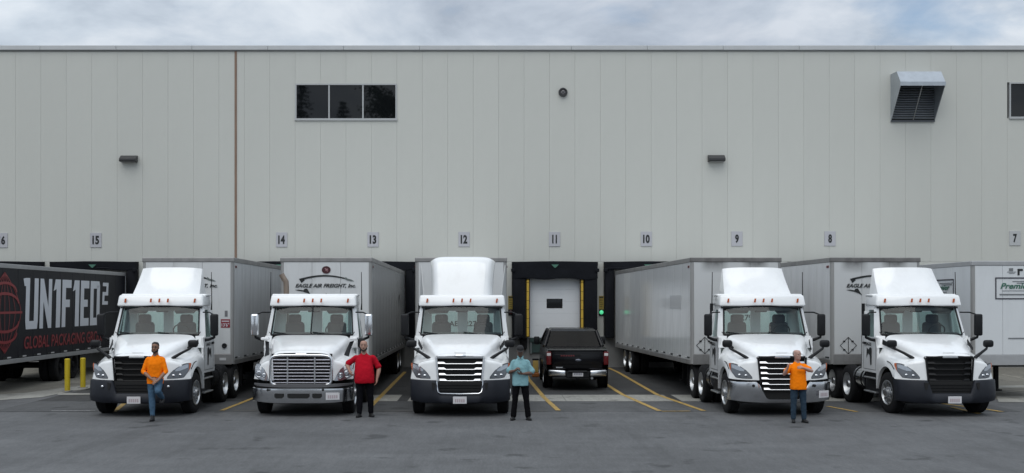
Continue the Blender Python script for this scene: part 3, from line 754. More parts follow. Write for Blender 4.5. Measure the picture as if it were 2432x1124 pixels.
def premier_box(T, x0, z0, w, h, face, off):
    put = lambda name, me, x, z, d=0: place(name, me, T, (x, -.012 - d, z) if face == 'front' else (-1.30 - .012 - d, -x, z))
    def bar(name, a, b_, c, d, m, dep=0):
        if face == 'front': MB().box(a, b_, -.012 - dep, -.004, c, d).build(name, m, T)
        else: MB().box(-1.30 - .012 - dep, -1.294, -b_, -a, c, d).build(name, m, T)
    fm = mat('sign border', (.05, .05, .065), .5); t = .035
    bar('sign_border', x0, x0 + w, z0 + h - t, z0 + h, fm); bar('sign_border', x0, x0 + w, z0, z0 + t, fm)
    bar('sign_border', x0, x0 + t, z0 + t, z0 + h - t, fm); bar('sign_border', x0 + w - t, x0 + w, z0 + t, z0 + h - t, fm)
    gm = mat('sign green', (.03, .13, .085), .5); gr = mat('sign grey', (.17, .18, .19), .5)
    put('sign_lettering', text_mesh('Premier', h * .26, gm, w * .72, .02, .3, 'front' if face == 'front' else 'left'), x0 + w * .12, z0 + h * .48, .003)
    bar('sign_bar', x0 + w * .4, x0 + w * .95, z0 + h * .80, z0 + h * .83, gr); bar('sign_bar', x0 + w * .5, x0 + w * .92, z0 + h * .72, z0 + h * .755, gr)
    bar('sign_bar', x0 + w * .1, x0 + w * .9, z0 + h * .19, z0 + h * .25, gr)
    bar('sign_bar', x0 + w * .16, x0 + w * .7, z0 + h * .38, z0 + h * .40, gr)
premier_box(T8, -.62, 2.82, 1.25, .62, 'front', 0)
premier_box(T8, -2.75, 2.80, 1.6, .62, 'left', 0)
gr = MATS['sign grey']
for i, (a, b_, c, d) in enumerate(((-.22, -.16, 3.62, 3.70), (-.15, -.10, 3.62, 3.70), (-.27, -.02, 3.585, 3.60), (-.22, -.06, 3.55, 3.56))): MB().box(a, b_, -.012, -.004, c, d).build('maker_mark', gr, T8)
MB().box(.03, .09, -.012, -.004, 3.50, 3.68).build('maker_letter', M_INK, T8); MB().box(.09, .18, -.012, -.004, 3.62, 3.68).build('maker_letter', M_INK, T8)
MB().box(-.25, .35, -.010, -.004, 1.70, 1.735).build('side_print', gr, T8)
T15, L15 = trailer('dark navy semi trailer with red globe and large white lettering at the left edge', -15.92, 34.0, DOCK[15], top=3.90, bot=.86, skin=M_NAVY, sskin=M_NAVY, tandem=6.6, rail=mat('pale rail', (.33, .335, .34), .45, .3, var=.1), refl=True, pitch=-.35, hitched=False)
DARKRIM = RIM_D.copy(); DARKRIM.materials[0] = M_STEEL
for o in T15.children:
    for q in o.children:
        if q.data == RIM_D: q.data = DARKRIM
for o in list(T15.children):
    if o.name.startswith('rear_post'): o.data.materials[0] = M_TWD
# big side lettering
GL = {'U': (1.0, [[(0, .16), (.3, .16), (.3, 1), (0, 1)], [(.68, .16), (1, .16), (1, 1), (.68, 1)], [(.06, 0), (.94, 0), (1, .16), (0, .16)], [(-.22, .985), (-.12, .84), (0, .84), (0, 1)]]),
      'N': (1.0, [[(0, 0), (.28, 0), (.28, 1), (0, 1)], [(.72, 0), (1, 0), (1, 1), (.72, 1)], [(.28, .55), (.72, 0), (.72, .42), (.28, 1)]]),
      '1': (.62, [[(.25, 0), (.62, 0), (.62, 1), (.25, 1)], [(0, .76), (.25, .80), (.25, 1), (.16, 1)]]),
      'F': (.85, [[(0, 0), (.33, 0), (.33, 1), (0, 1)], [(.33, .83), (.85, .83), (.85, 1), (.33, 1)], [(.33, .42), (.72, .42), (.72, .58), (.33, .58)]]),
      'E': (.85, [[(0, 0), (.33, 0), (.33, 1), (0, 1)], [(.33, .83), (.85, .83), (.85, 1), (.33, 1)], [(.33, .42), (.72, .42), (.72, .58), (.33, .58)], [(.33, 0), (.85, 0), (.85, .17), (.33, .17)]]),
      'D': (1.0, [[(0, 0), (.32, 0), (.32, 1), (0, 1)], [(.68, .1), (1, .1), (1, .9), (.68, .9)], [(.32, .83), (.68, .83), (1, .9), (.92, 1), (.32, 1)], [(.32, 0), (.92, 0), (1, .1), (.68, .17), (.32, .17)]]),
      '2': (.85, [[(0, .84), (.85, .84), (.85, 1), (0, 1)], [(.55, .58), (.85, .58), (.85, .84), (.55, .84)], [(0, .42), (.85, .42), (.85, .58), (0, .58)], [(0, .16), (.3, .16), (.3, .42), (0, .42)], [(0, 0), (.85, 0), (.85, .16), (0, .16)]])}
XS = 1.295 + .012
def tside_y(px): return 14.62 * F / (VX - px) - 34.0
def glyphs(word, y0, y1, z0, z1, m, gap=.16, skew=.10):
    tot = sum(GL[c][0] for c in word) + gap * (len(word) - 1); sc = (y1 - y0) / tot; y = y0
    for c in word:
        mb = MB()
        for poly in GL[c][1]:
            mb.slab([(XS - .004, y + (p[0]) * sc + skew * p[1], z0 + p[1] * (z1 - z0)) for p in poly], (.006, 0, 0))
        mb.build('letter', m, T15); y += (GL[c][0] + gap) * sc
glyphs('UN1F1ED', tside_y(58), tside_y(233), 1.88, 3.50, M_WLET)
glyphs('2', tside_y(240), tside_y(253), 2.63, 3.46, M_WLET)
place('lettering', text_mesh('GLOBAL PACKAGING GROUP', .40, M_RED, tside_y(244) - tside_y(56), .012, .15, 'right'), T15, (XS, tside_y(56), 1.26))
gy, gz = tside_y(10), 2.42
def side_stroke(pts, w):
    P = [Vector((0, p[0], p[1])) for p in pts]; rows = []
    for i, p in enumerate(P):
        d = (P[min(i + 1, len(P) - 1)] - P[max(i - 1, 0)]).normalized(); nrm = Vector((0, -d.z, d.y))
        rows.append([(XS, *(p - nrm * w / 2)[1:]), (XS, *(p + nrm * w / 2)[1:])])
    MB().grid(rows).build('globe_line', M_RED, T15)
for k, a in enumerate((-1.25, -.8, -.38, 0, .38, .8, 1.25)):
    side_stroke([(gy + a * (1 - abs(t) ** 1.6) * 1.0, gz + 1.22 * t) for t in [(-10 + i) / 10 for i in range(21)]], .035)
XS += .003
side_stroke([(gy - 1.35, gz), (gy + 1.35, gz)], .07)
for zc_, r_, dz in ((.28, 1.0, .30), (-.28, 1.0, -.30), (.62, .85, .28), (-.62, .85, -.28)):
    XS += .002
    side_stroke([(gy + r_ * 1.05 * math.sin(t), gz + zc_ * 1.0 + dz * math.cos(t) * 1.0) for t in [math.pi * (-.5 + i / 14) for i in range(15)]], .085)
# ------------------------------------------------------------------ tractors
def yf(x): return .13 + .42 * (min(abs(x), 1.24) / 1.22) ** 3
NOSE = {'new': [(0, 1.53), (.40, 1.515), (.56, 1.47), (.64, 1.38), (.88, 1.335), (1.08, 1.24), (1.19, 1.08), (1.22, .92)],
        'old': [(0, 1.60), (.52, 1.585), (.72, 1.50), (.79, 1.37), (.93, 1.32), (1.08, 1.23), (1.19, 1.06), (1.22, .90)]}
MID = {'new': [(0, 1.78), (.58, 1.755), (.80, 1.68), (.87, 1.52), (1.0, 1.455), (1.13, 1.39), (1.205, 1.28), (1.22, 1.10)],
       'old': [(0, 1.80), (.62, 1.775), (.85, 1.68), (.91, 1.50), (1.02, 1.44), (1.13, 1.38), (1.205, 1.27), (1.22, 1.10)]}
COWL = {'new': [(0, 1.95), (.75, 1.935), (.98, 1.87), (1.05, 1.66), (1.11, 1.52), (1.17, 1.40), (1.21, 1.26), (1.22, .80)],
        'old': [(0, 1.93), (.75, 1.915), (.97, 1.85), (1.04, 1.66), (1.11, 1.52), (1.17, 1.40), (1.21, 1.26), (1.22, .80)]}
AX = 1.16
def arch(y):
    d = abs(y - AX); return .52 + math.sqrt(max(.64 ** 2 - d * d, 0)) if d < .64 else .56
def hood_mesh(kind):
    sub = 4
    N = crom(NOSE[kind], sub); Md = crom(MID[kind], sub); C = crom(COWL[kind], sub)
    n = len(N); gi = 2 * sub
    rows = []
    cols = [(-1, i) for i in range(n - 1, 0, -1)] + [(1, i) for i in range(n)]
    def col(sx, i):
        x, z = N[i]; bx = x * (.93 if i <= gi else .93 + .07 * min(1, (i - gi) / (1.0 * sub))); bz = .86 + .04 * i / n
        r = min(.085, .45 * max(z - bz, .01)); y0 = yf(x); pts = []
        for a in (0, .5, 1): pts.append((sx * (bx + (x - bx) * a * .8), y0 + .03 * a, bz + (z - r - bz) * a))
        for k in range(1, 5):
            t = math.pi / 2 * k / 4; pts.append((sx * (bx + (x - bx) * (.8 + .2 * k / 4)), y0 + .03 + r * (1 - math.cos(t)) * 1.3, z - r + r * math.sin(t)))
        yn = pts[-1][1]; m_, c_ = Md[i], C[i]; ym = 1.05; yc = 1.74 + .10 * (x / 1.22) ** 2
        for k in range(1, 17):
            q = k / 16; a, b_, c = (1 - q) * (1 - 2 * q), 4 * q * (1 - q), q * (2 * q - 1)
            X = a * x + b_ * m_[0] + c * c_[0]; Y = a * yn + b_ * (.5 * (yn + yc) if i < gi else .5 * (yn + yc)) + c * yc; Z = a * z + b_ * m_[1] + c * c_[1]
            if i == n - 1: Z = arch(Y)
            elif i >= n - 4: Z = max(Z, arch(Y) + .012 * (n - 1 - i))
            pts.append((sx * X, Y, Z))
        return pts
    G = [col(sx, i) for sx, i in cols]; nr = len(G[0])
    P = [[G[c][r] for c in range(len(G))] for r in range(nr)]
    mid = n - 1
    mb = MB(); mb.grid(P, skip=lambda i, j: i < 3 and abs(j + .5 - mid) < gi)
    # turned-in lip at the bottom of the sides
    for side in (0, len(G) - 1):
        e = [P[r][side] for r in range(7, nr)]; mb.grid([e, [(p[0] * .93, p[1], p[2] - .005) for p in e]])
    return mb.mesh('hood', M_PAINT, 38)
def lens_grid(top, bottom, off, nx_=14, nz_=5, sx=1):
    """a patch on the curved fender between two x->z curves"""
    def ip(c, x):
        for (a, b_) in zip(c[:-1], c[1:]):
            if a[0] <= x <= b_[0]: return a[1] + (b_[1] - a[1]) * (x - a[0]) / (b_[0] - a[0])
        return c[-1][1]
    x0, x1 = top[0][0], top[-1][0]; P = []
    for j in range(nz_ + 1):
        row = []
        for i in range(nx_ + 1):
            x = x0 + (x1 - x0) * i / nx_; z = ip(bottom, x) + (ip(top, x) - ip(bottom, x)) * j / nz_
            row.append((sx * x, yf(x) + .03 * max(0, min(1, (z - .86) / .4)) - off + .10 * max(0, (z - (1.02 if x > 1 else 1.12))), z))
        P.append(row)
    return MB().grid(P)
def windshield_pt(u, v, w0=1.05, w1=.985):       # u -1..1, v 0..1
    w = w0 + (w1 - w0) * v; x = u * w
    return (x, (1.74 + .20 * u * u) * (1 - v) + (2.12 + .14 * u * u) * v, 1.925 + .735 * v)
def tractor(label, X, D, yaw=0, kind='new', grille='black', bumper='dark', roof='deflector', steerdeg=0, mirror='black', stack=None, plate=(.0, .42), group='white tractors parked in a row', door_side=0, antenna=()):
    s = thing('tractor_unit', label, 'truck', (X, D, 0), (0, 0, R(yaw)), group)
    place('hood', cached(('hood', kind), lambda: hood_mesh(kind)), s)
    old = kind == 'old'
    # --- grille
    gw = .74 if old else .585; gb = .70 if old else .52; gt = 1.50 if old else 1.435; gz = .80 if old else .84
    chrome = grille != 'black'
    gm = mat('satin chrome bar', (.60, .61, .63), .22, 1.0) if chrome else M_GRILLE
    back = MB().prism([(-gb, gz - .06), (gb, gz - .06), (gw, gt + .02), (-gw, gt + .02)], .27, .30, 'xz').build('grille_mesh', M_VOID, s)
    def gx(z): return gb + (gw - gb) * (z - gz) / (gt - gz)
    if old:
        fr = []
        for a in range(28):
            t = 2 * math.pi * a / 28; c_, s_ = math.cos(t), math.sin(t); e = .28
            fr.append((.745 * abs(c_) ** e * (1 if c_ > 0 else -1), .125, 1.125 + .365 * abs(s_) ** e * (1 if s_ > 0 else -1)))
        MB().tube(fr + [fr[0]], .032, 8).build('grille_frame', M_CHROME, s, 50)
        for i in range(8):
            z = .83 + i * .079; MB().rbox(-.70, .70, .15, .20, z - .015, z + .011, .006, 1, lambda x, y, zz, z=z: (x, y + .25 * (zz - z), zz)).build('grille_slat', mat('dull chrome slat', (.46, .45, .49), .25, 1.0), s)
        for x_ in (-.33, .33): MB().rbox(x_ - .018, x_ + .018, .135, .16, .80, 1.44, .006, 1).build('grille_bar', M_ALU, s)
        MB().rbox(-.15, .15, .10, .19, 1.485, 1.545, .03, 2).build('emblem', M_CHROMEB, s)
    else:
        f = MB(); th = .03
        for sx in (-1, 1): f.slab([(sx * (gb - .01), .15, gz - .04), (sx * (gb + .03), .15, gz - .04), (sx * (gw + .02), .17, gt), (sx * (gw - .02), .17, gt)], (0, .12, 0))
        f.box(-gw + .02, gw - .02, .17, .28, gt - .022, gt + .03)
        f.build('grille_frame', M_GRILLE if grille == 'black' else (M_CHROME if grille == 'chrome' else M_BLACKP), s)
        nsl = 6 if grille == 'chromelow' else 4
        for i in range(nsl):
            z = gt - .125 - i * .137
            if grille == 'chromelow': z = gt - .115 - i * .128
            w = gx(max(z, gz)) - .03 if z > gz else gb - .03 - .06 * (gz - z) / .2; b = MB()
            pts = [(-w, z - .026), (-w * .72, z - .026), (-w * .62, z - .031), (w * .62, z - .031), (w * .72, z - .026), (w, z - .026), (w, z + .016), (w * .74, z + .016), (w * .64, z - .020), (-w * .64, z - .020), (-w * .74, z + .016), (-w, z + .016)]
            V = [(p[0], .15 + .03 * (p[0] / w) ** 2 + .42 * (p[1] - z + .03), p[1]) for p in pts]; n_ = len(V)
            back_ = [(v[0], v[1] + .07, v[2]) for v in V]
            fc = [(0, 1, 10, 11), (1, 2, 9, 10), (2, 3, 8, 9), (3, 4, 7, 8), (4, 5, 6, 7)]
            b.add(V + back_, fc + [tuple(n_ + k for k in reversed(q)) for q in fc] + [(k, (k + 1) % n_, n_ + (k + 1) % n_, n_ + k) for k in range(n_)])
            b.build('grille_slat', gm, s)
        if grille == 'chrome': MB().ball((0, .125, 1.475), .145, .035, .042, 18, 8).build('emblem', M_CHROME, s, 60)
        else: MB().rbox(-.19, .19, .135, .165, gt - .02, gt + .028, .012, 1).build('emblem', M_ALU if not chrome else M_CHROME, s)
        MB().rbox(-.14, .14, .24, .26, 1.538, 1.552, .004, 1).build('hood_badge', mat('faint badge', (.62, .62, .62), .4), s)
    # --- headlights
    for sx in (-1, 1):
        if old:
            top = [(.80, .885), (.86, 1.02), (.95, 1.16), (1.05, 1.25), (1.13, 1.27), (1.19, 1.20)]; bot_ = [(.80, .865), (.95, .87), (1.08, .90), (1.19, .98)]
        else:
            top = [(.72, .945), (.80, 1.05), (.90, 1.155), (1.0, 1.225), (1.10, 1.265), (1.175, 1.27)]; bot_ = [(.72, .925), (.95, .925), (1.08, .945), (1.175, 1.10)]
        h = lens_grid(top, bot_, .006, sx=sx).build('headlight', M_LAMP if old else M_LAMPD, s, 60)
        lens_grid([(a, b_ + .012) for a, b_ in top], [(a, b_ - .012) for a, b_ in bot_], .002, sx=sx).build('headlight_gasket', M_BLACKP, h, 60)
        if old:
            for x_, z_, r_ in ((1.07, 1.03, .085), (.93, .99, .07)):
                MB().lathe([(-.02, .001), (-.03, r_ * .5), (-.012, r_ * .85), (-.02, r_), (.0, r_ + .008)], (sx * x_, yf(x_) - .004, z_), 'y', 20, False).build('lamp', M_LAMP, h, 50)
        else:
            lens_grid([(.90, 1.13), (1.0, 1.205), (1.10, 1.245), (1.16, 1.25)], [(.90, 1.09), (1.0, 1.10), (1.16, 1.17)], .014, 8, 3, sx).build('reflector', M_LAMP, h, 60)
            for x_, z_ in ((.86, .99), (1.0, 1.00)): MB().ball((sx * x_, yf(x_) - .002, z_), .042, .02, .032, 12, 6).build('lamp', M_CHROME, h, 60)
            lens_grid([(1.155, 1.272), (1.19, 1.285), (1.215, 1.27)], [(1.155, 1.06), (1.19, 1.12), (1.215, 1.22)], .004, 4, 3, sx).build('side_marker', M_AMBER, h, 60)
    for sx in (-1, 1): MB().tube([(sx * 1.197, .66, 1.13), (sx * 1.203, .78, 1.215), (sx * 1.207, .92, 1.275), (sx * 1.208, 1.10, 1.295)], .011, 6).build('fender_crease', M_BLACKP, s)
    # --- bumper
    def bump(prof, path_w, ntch=None, m=M_BUMP, name='bumper', lo=.32):
        # plan path wrapping the nose
        pts = []
        for i in range(41):
            u = -1 + 2 * i / 40; x = path_w * (abs(u) ** .9) * (1 if u > 0 else -1); pts.append((x, .02 + .34 * (abs(x) / path_w) ** 5))
        pts = [(-path_w - .012, .60)] + [(-path_w - .005, .46)] + pts + [(path_w + .005, .46), (path_w + .012, .60)]
        rows = []
        for x, y in pts:
            zt = .885
            if ntch: zt = ntch(x)
            zb = lo + .05 * (abs(x) / path_w) ** 3
            rows.append([(x, y + a, zb + (zt - zb) * b_) for a, b_ in prof])
        return MB().grid(rows).build(name, m, s, 45)
    if bumper == 'dark':
        bump([(.14, 0), (.05, .02), (.0, .14), (-.01, .35), (.0, .6), (.03, .92), (.05, 1), (.25, 1)], 1.21, lambda x: .57 + .315 * min(1, max(0, (abs(x) - .50) / .05)))
        MB().prism([(-.50, .56), (.50, .56), (.54, .86), (-.54, .86)], .12, .15, 'xz').build('lower_mesh', M_VOID, s)
        for z_ in (.63, .70, .77): MB().box(-.50, .50, .105, .12, z_ - .008, z_ + .008).build('mesh_bar', M_GRILLE, s)
        for sx in (-1, 1): MB().slab([(sx * .58, .034, .82), (sx * .68, .045, .84), (sx * .66, .036, .66), (sx * .62, .030, .68)], (0, -.012, 0)).build('air_slot', M_VOID, s)
        if grille == 'chrome':
            P = [(-.56, .09, .86), (-.545, .06, .70), (-.52, .03, .61), (-.46, .02, .575), (0, .012, .565), (.46, .02, .575), (.52, .03, .61), (.545, .06, .70), (.56, .09, .86)]
            MB().tube(P, .016, 6).build('grille_trim', M_CHROME, s, 60)
        if grille == 'black' and X < 0:
            for sx in (-1, 1): MB().ball((sx * .80, .045, .74), .035, .02, .03, 12, 6).build('fog_lamp', M_CHROME, s, 60)
    elif bumper == 'chrome':
        def nt_(x): return .44 + .41 * min(1, max(0, (abs(x) - .40) / .22))
        bump([(.14, 0), (.075, .03), (.055, .12), (.02, .5), (-.012, .9), (.0, .98), (.05, 1)], 1.22, nt_, M_CHROMEB, lo=.33)
        MB().prism([(-.40, .42), (.40, .42), (.56, .86), (-.56, .86)], .255, .265, 'xz').build('lower_mesh', M_VOID, s)
        for sx in (-1, 1):
            MB().lathe([(0, .001), (0, .035), (-.015, .035), (-.015, .001)], (sx * .74, .01, .76), 'y', 14, False).build('tow_hole', M_VOID, s)
        bump([(.0, 0), (-.005, 1)], 1.225, lambda x: .895 if abs(x) > .58 else .86, M_BLACKP, 'bumper_gap', .862)
    else:
        prof = [(.10, 0), (.04, .04), (.025, .2), (.012, .5), (-.006, .85), (.0, .96), (.06, 1)]
        bump(prof, 1.215, lambda x: .70, M_CHROMEB, lo=.32)
        for a, b_ in ((-.62, -.40), (-.31, .22), (.29, .52)):
            q = [(a + .04, .455), (b_ - .04, .455), (b_, .49), (b_, .565), (a, .565), (a, .49)]
            MB().prism(q, -.004, .008, 'xz').build('bumper_slot', M_VOID, s)
        bump([(.12, 0), (.06, .1), (.06, .9), (.10, 1)], 1.19, lambda x: .80, mat('grey valance', (.10, .10, .105), .5, .2), 'valance', .70)
        for x_ in (-.78, .55): MB().lathe([(0, .001), (0, .03), (-.015, .03), (-.015, .001)], (x_, .0, .66), 'y', 12, False).build('tow_hole', M_VOID, s)
    px_, pz_ = plate
    p = MB().rbox(-.165, .165, -.012, .0, -.085, .085, .004, 1).build('licence_plate', M_PLATE, s)
    p.location = (px_, -.012 + .34 * (abs(px_) / 1.22) ** 5, pz_); p.rotation_euler = (0, 0, math.atan(.34 * 5 * abs(px_ / 1.22) ** 4 / 1.22) * (1 if px_ > 0 else -1))
    for i in range(5): MB().box(-.12 + i * .05, -.085 + i * .05, -.015, -.011, -.05, .03).build('plate_mark', M_PLATEM, p)
    MB().box(-1.0, 1.0, .45, 2.2, .30, .42).build('underside', M_VOID, s)
    # wheel wells
    for sx in (-1, 1):
        w = MB(); P = []
        for k in range(13):
            t = math.pi * k / 12; P.append((AX - .62 * math.cos(t), .50 + .62 * math.sin(t)))
        w.grid([[(sx * 1.16, y, z) for y, z in P], [(sx * .62, y, z) for y, z in P]]); w.grid([[(sx * .62, y, z) for y, z in P], [(sx * .62, y, .42) for y, z in P]])
        w.build('wheel_well', M_VOID, s)
        wheel(s, sx * 1.05, AX, .508, 's', sx, R(steerdeg))
    # --- cab shell
    cab = MB()
    for sx in (-1, 1):
        th = (-sx * .05, 0, 0)
        cab.slab([(sx * 1.215, 1.80, .95), (sx * 1.215, 2.95, .95), (sx * 1.20, 2.95, 1.86), (sx * 1.20, 1.80, 1.86)], th)            # below the window
        A0, A1 = windshield_pt(1, 0), windshield_pt(1, 1)
        cab.slab([(sx * A0[0], A0[1] - .02, A0[2] - .06), (sx * 1.20, 2.06, 1.86), (sx * 1.10, 2.34, 2.60), (sx * (A1[0] + .005), A1[1], A1[2])], (-sx * .03, .04, 0))
        cab.slab([(sx * 1.20, 2.72, 1.86), (sx * 1.20, 2.95, 1.86), (sx * 1.09, 2.95, 2.66), (sx * 1.09, 2.72, 2.66)], th)
        cab.slab([(sx * 1.105, 2.34, 2.56), (sx * 1.105, 2.72, 2.56), (sx * 1.09, 2.72, 2.66), (sx * 1.09, 2.30, 2.66)], th)
        cab.slab([(sx * 1.02, 1.72, 1.60), (sx * 1.215, 1.80, 1.60), (sx * 1.20, 1.95, 1.90), (sx * 1.0, 1.80, 1.90)], (0, .05, 0))
    # back wall with two windows
    yb = 2.95
    for x0, x1, z0, z1 in ((-1.19, 1.19, .95, 1.93), (-1.10, 1.10, 2.52, 2.66), (-1.15, -.82, 1.93, 2.52), (.82, 1.15, 1.93, 2.52), (-.13, .13, 1.93, 2.52)): cab.box(x0, x1, yb - .05, yb, z0, z1)
    cab.build('cab', M_PAINT, s)
    MB().box(-1.15, 1.15, 1.85, 2.9, .93, 1.0).build('cab_floor', M_INT, s)
    # roof cap
    def cap(x, y, z):
        k = (z - 2.65) / .30; f = 1 - .03 * k
        return (x * f, y + (.09 * k if y < 2.5 else 0) + .10 * (x / 1.12) ** 2 * (1 if y < 2.5 else 0), z)
    MB().rbox(-1.125, 1.125, 2.00, 3.0, 2.655, 2.945, .05, 3, cap).build('roof_cap', M_PAINT, s, 40)
    if roof != 'fairing':
        MB().rbox(-1.12, 1.12, 2.45, 2.98, 2.90, 2.975, .05, 3).build('roof_ridge', M_PAINT, s, 40)
    for x_ in (-.90, -.22, 0, .22, .90):
        l = MB().slab([(x_ - .025, 0, 0), (x_ + .018, 0, 0), (x_ + .032, 0, .10), (x_ - .008, 0, .10)], (0, -.03, 0))
        o = l.build('clearance_light', M_AMBER, s); o.location = (0, 2.02 + .09 * .45 + .10 * (x_ / 1.12) ** 2, 2.755)
    # windshield, gasket, visor
    MB().grid([[windshield_pt(-1 + 2 * i / 16, v / 6) for i in range(17)] for v in range(7)]).build('windshield', M_GLASS, s, 80)
    gsk = MB()
    ring = [windshield_pt(-1 + 2 * i / 16, 0) for i in range(17)] + [windshield_pt(1, v / 6) for v in range(1, 6)] + [windshield_pt(1 - 2 * i / 16, 1) for i in range(17)] + [windshield_pt(-1, 1 - v / 6) for v in range(1, 6)]
    gsk.tube([(p[0], p[1] - .008, p[2]) for p in ring] + [ring[0]], .022, 6); gsk.build('windshield_gasket', M_BLACKP, s, 60)
    if old: MB().tube([(p[0], p[1] - .01, p[2]) for p in [windshield_pt(0, v / 6) for v in range(7)]], .02, 6).build('centre_bar', M_BLACKP, s)
    MB().grid([[(windshield_pt(-1 + 2 * i / 12, v)[0], windshield_pt(-1 + 2 * i / 12, v)[1] + .05, windshield_pt(-1 + 2 * i / 12, v)[2]) for i in range(13)] for v in (.84, 1.0)]).build('sun_visor', M_VISOR, s)
    MB().rbox(-.16, .16, 2.30, 2.36, 2.50, 2.60, .02, 1).build('mirror_pod', M_VISOR, s)
    for x_ in (-.62, .62): MB().slab([(x_ - .30, 2.24, 2.56), (x_ + .30, 2.24, 2.56), (x_ + .24, 2.20, 2.47), (x_ - .22, 2.20, 2.46)], (0, .012, 0)).build('flip_visor', M_VISOR, s)
    cw = MB(); cw.grid([[(1.0 * u / 8, 1.70 + .22 * (u / 8) ** 2, 1.90) for u in range(-8, 9)], [(1.03 * u / 8, 1.80 + .22 * (u / 8) ** 2, 1.955) for u in range(-8, 9)]]); cw.build('cowl', M_BLACKP, s)
    for x_, sgn in ((-.45, 1), (.55, 1)):
        a = windshield_pt(x_, .0); b_ = windshield_pt(x_ - .50 * sgn, .10)
        MB().tube([(a[0], a[1] - .03, a[2] + .0), (b_[0], b_[1] - .035, b_[2])], .013, 5).build('wiper', M_BLACKP, s)
    # interior
    MB().rbox(-1.05, 1.05, 1.92, 2.18, 1.55, 1.98, .06, 2, lambda x, y, z: (x, y + .12 * (x / 1.05) ** 2, z)).build('dashboard', M_INT, s, 40)
    MB().box(-1.05, 1.05, 2.2, 2.9, 2.60, 2.64).build('headliner', M_INT, s)
    MB().tube([(.52 + .21 * math.cos(t), 2.26 - .07 * math.sin(t), 2.02 + .17 * math.sin(t)) for t in [2 * math.pi * k / 20 for k in range(21)]], .017, 6).build('steering_wheel', M_VISOR, s, 60)
    for sx in (-1, 1):
        st = MB(); st.rbox(sx * .55 - .25, sx * .55 + .25, 2.58, 2.76, 1.45, 2.24, .10, 3); st.rbox(sx * .55 - .17, sx * .55 + .17, 2.58, 2.72, 2.20, 2.44, .07, 3); st.rbox(sx * .55 - .25, sx * .55 + .25, 2.30, 2.70, 1.38, 1.52, .05, 2)
        st.build('seat', M_SEAT, s, 45)
        MB().box(sx * .475 - .34, sx * .475 + .34, yb - .02, yb - .01, 1.94, 2.51).build('rear_window', M_SGLASS, s)
        d = MB().slab([(sx * 1.185, 2.08, 1.86), (sx * 1.185, 2.72, 1.86), (sx * 1.09, 2.72, 2.56), (sx * 1.09, 2.35, 2.56)], (-sx * .01, 0, 0)).build('side_window', M_SGLASS, s)
        dl = MB()
        for pts in (((1.90, 1.02), (1.90, 1.84)), ((2.80, 1.02), (2.80, 1.84)), ((1.90, 1.02), (2.80, 1.02))):
            (a, b_), (c, e) = pts; dl.box(*(sorted((sx * 1.2155, sx * 1.2165))), min(a, c) - .006, max(a, c) + .006, min(b_, e) - .006, max(b_, e) + .006)
        dl.build('door_seam', M_BLACKP, s)
        MB().rbox(*sorted((sx * 1.21, sx * 1.25)), 2.62, 2.80, 1.66, 1.72, .012, 1).build('door_handle', M_BLACKP, s)
        MB().tube([(sx * 1.03, 1.98, 1.92), (sx * 1.10, 1.93, 2.0)], .01, 5).build('pillar_trim', M_BLACKP, s)
        # company mark on the door
        face = 'right' if sx > 0 else 'left'
        yy = 2.10 if sx > 0 else 2.62
        place('door_lettering', text_mesh('EAGLE', .085, M_INK, .40, .02, .2, face), s, (sx * 1.219, yy, 1.63))
        mk = MB().slab([(sx * 1.2165, 2.20, 1.56), (sx * 1.2165, 2.30, 1.60), (sx * 1.2165, 2.42, 1.52), (sx * 1.2165, 2.55, 1.58), (sx * 1.2165, 2.58, 1.30), (sx * 1.2165, 2.46, 1.44), (sx * 1.2165, 2.34, 1.38), (sx * 1.2165, 2.28, 1.12), (sx * 1.2165, 2.20, 1.15)], (sx * .002, 0, 0)).build('door_mark', M_INK, s)
        # steps, tank
        for z_, y0 in ((.42, 1.86), (.78, 1.90)): MB().rbox(*sorted((sx * 1.0, sx * 1.23)), y0, 2.75, z_, z_ + .04, .01, 1).build('step', M_ALU, s)
        MB().box(*sorted((sx * .75, sx * 1.12)), 1.84, 2.9, .46, .95).build('step_box', M_BLACKP, s)
        tank = MB(); tank.cyl((sx * .88, 2.95, .72), (sx * .88, 3.75, .72), .31, n=28)
        tk = tank.build('fuel_tank', M_CHROMEB if sx < 0 else M_STEEL, s, 40)
        for y_ in (3.1, 3.6): MB().lathe([(y_ - .03, .312), (y_ - .03, .322), (y_ + .03, .322), (y_ + .03, .312)], (sx * .88, 0, .72), 'y', 28).build('tank_strap', M_STEEL, tk)
        # door mirror
        mm = M_CHROME if mirror == 'chrome' else M_BLACKP
        mi = MB().rbox(sx * 1.46 - .10, sx * 1.46 + .10, 1.84, 1.98, 1.90, 2.46, .045, 3).build('door_mirror', mm, s, 40)
        MB().box(sx * 1.46 - .08, sx * 1.46 + .08, 1.981, 1.985, 1.95, 2.42).build('mirror_glass', M_CHROME, mi)
        MB().tube([(sx * 1.46, 1.93, 1.95), (sx * 1.45, 1.95, 1.86), (sx * 1.30, 1.98, 1.80), (sx * 1.16, 2.0, 1.78)], [.03, .035, .04, .045], 8).build('mirror_arm', M_BLACKP, mi, 60)
        MB().tube([(sx * 1.44, 1.93, 2.44), (sx * 1.30, 2.06, 2.50), (sx * 1.10, 2.2, 2.50)], .018, 6).build('mirror_stay', M_BLACKP, mi, 60)
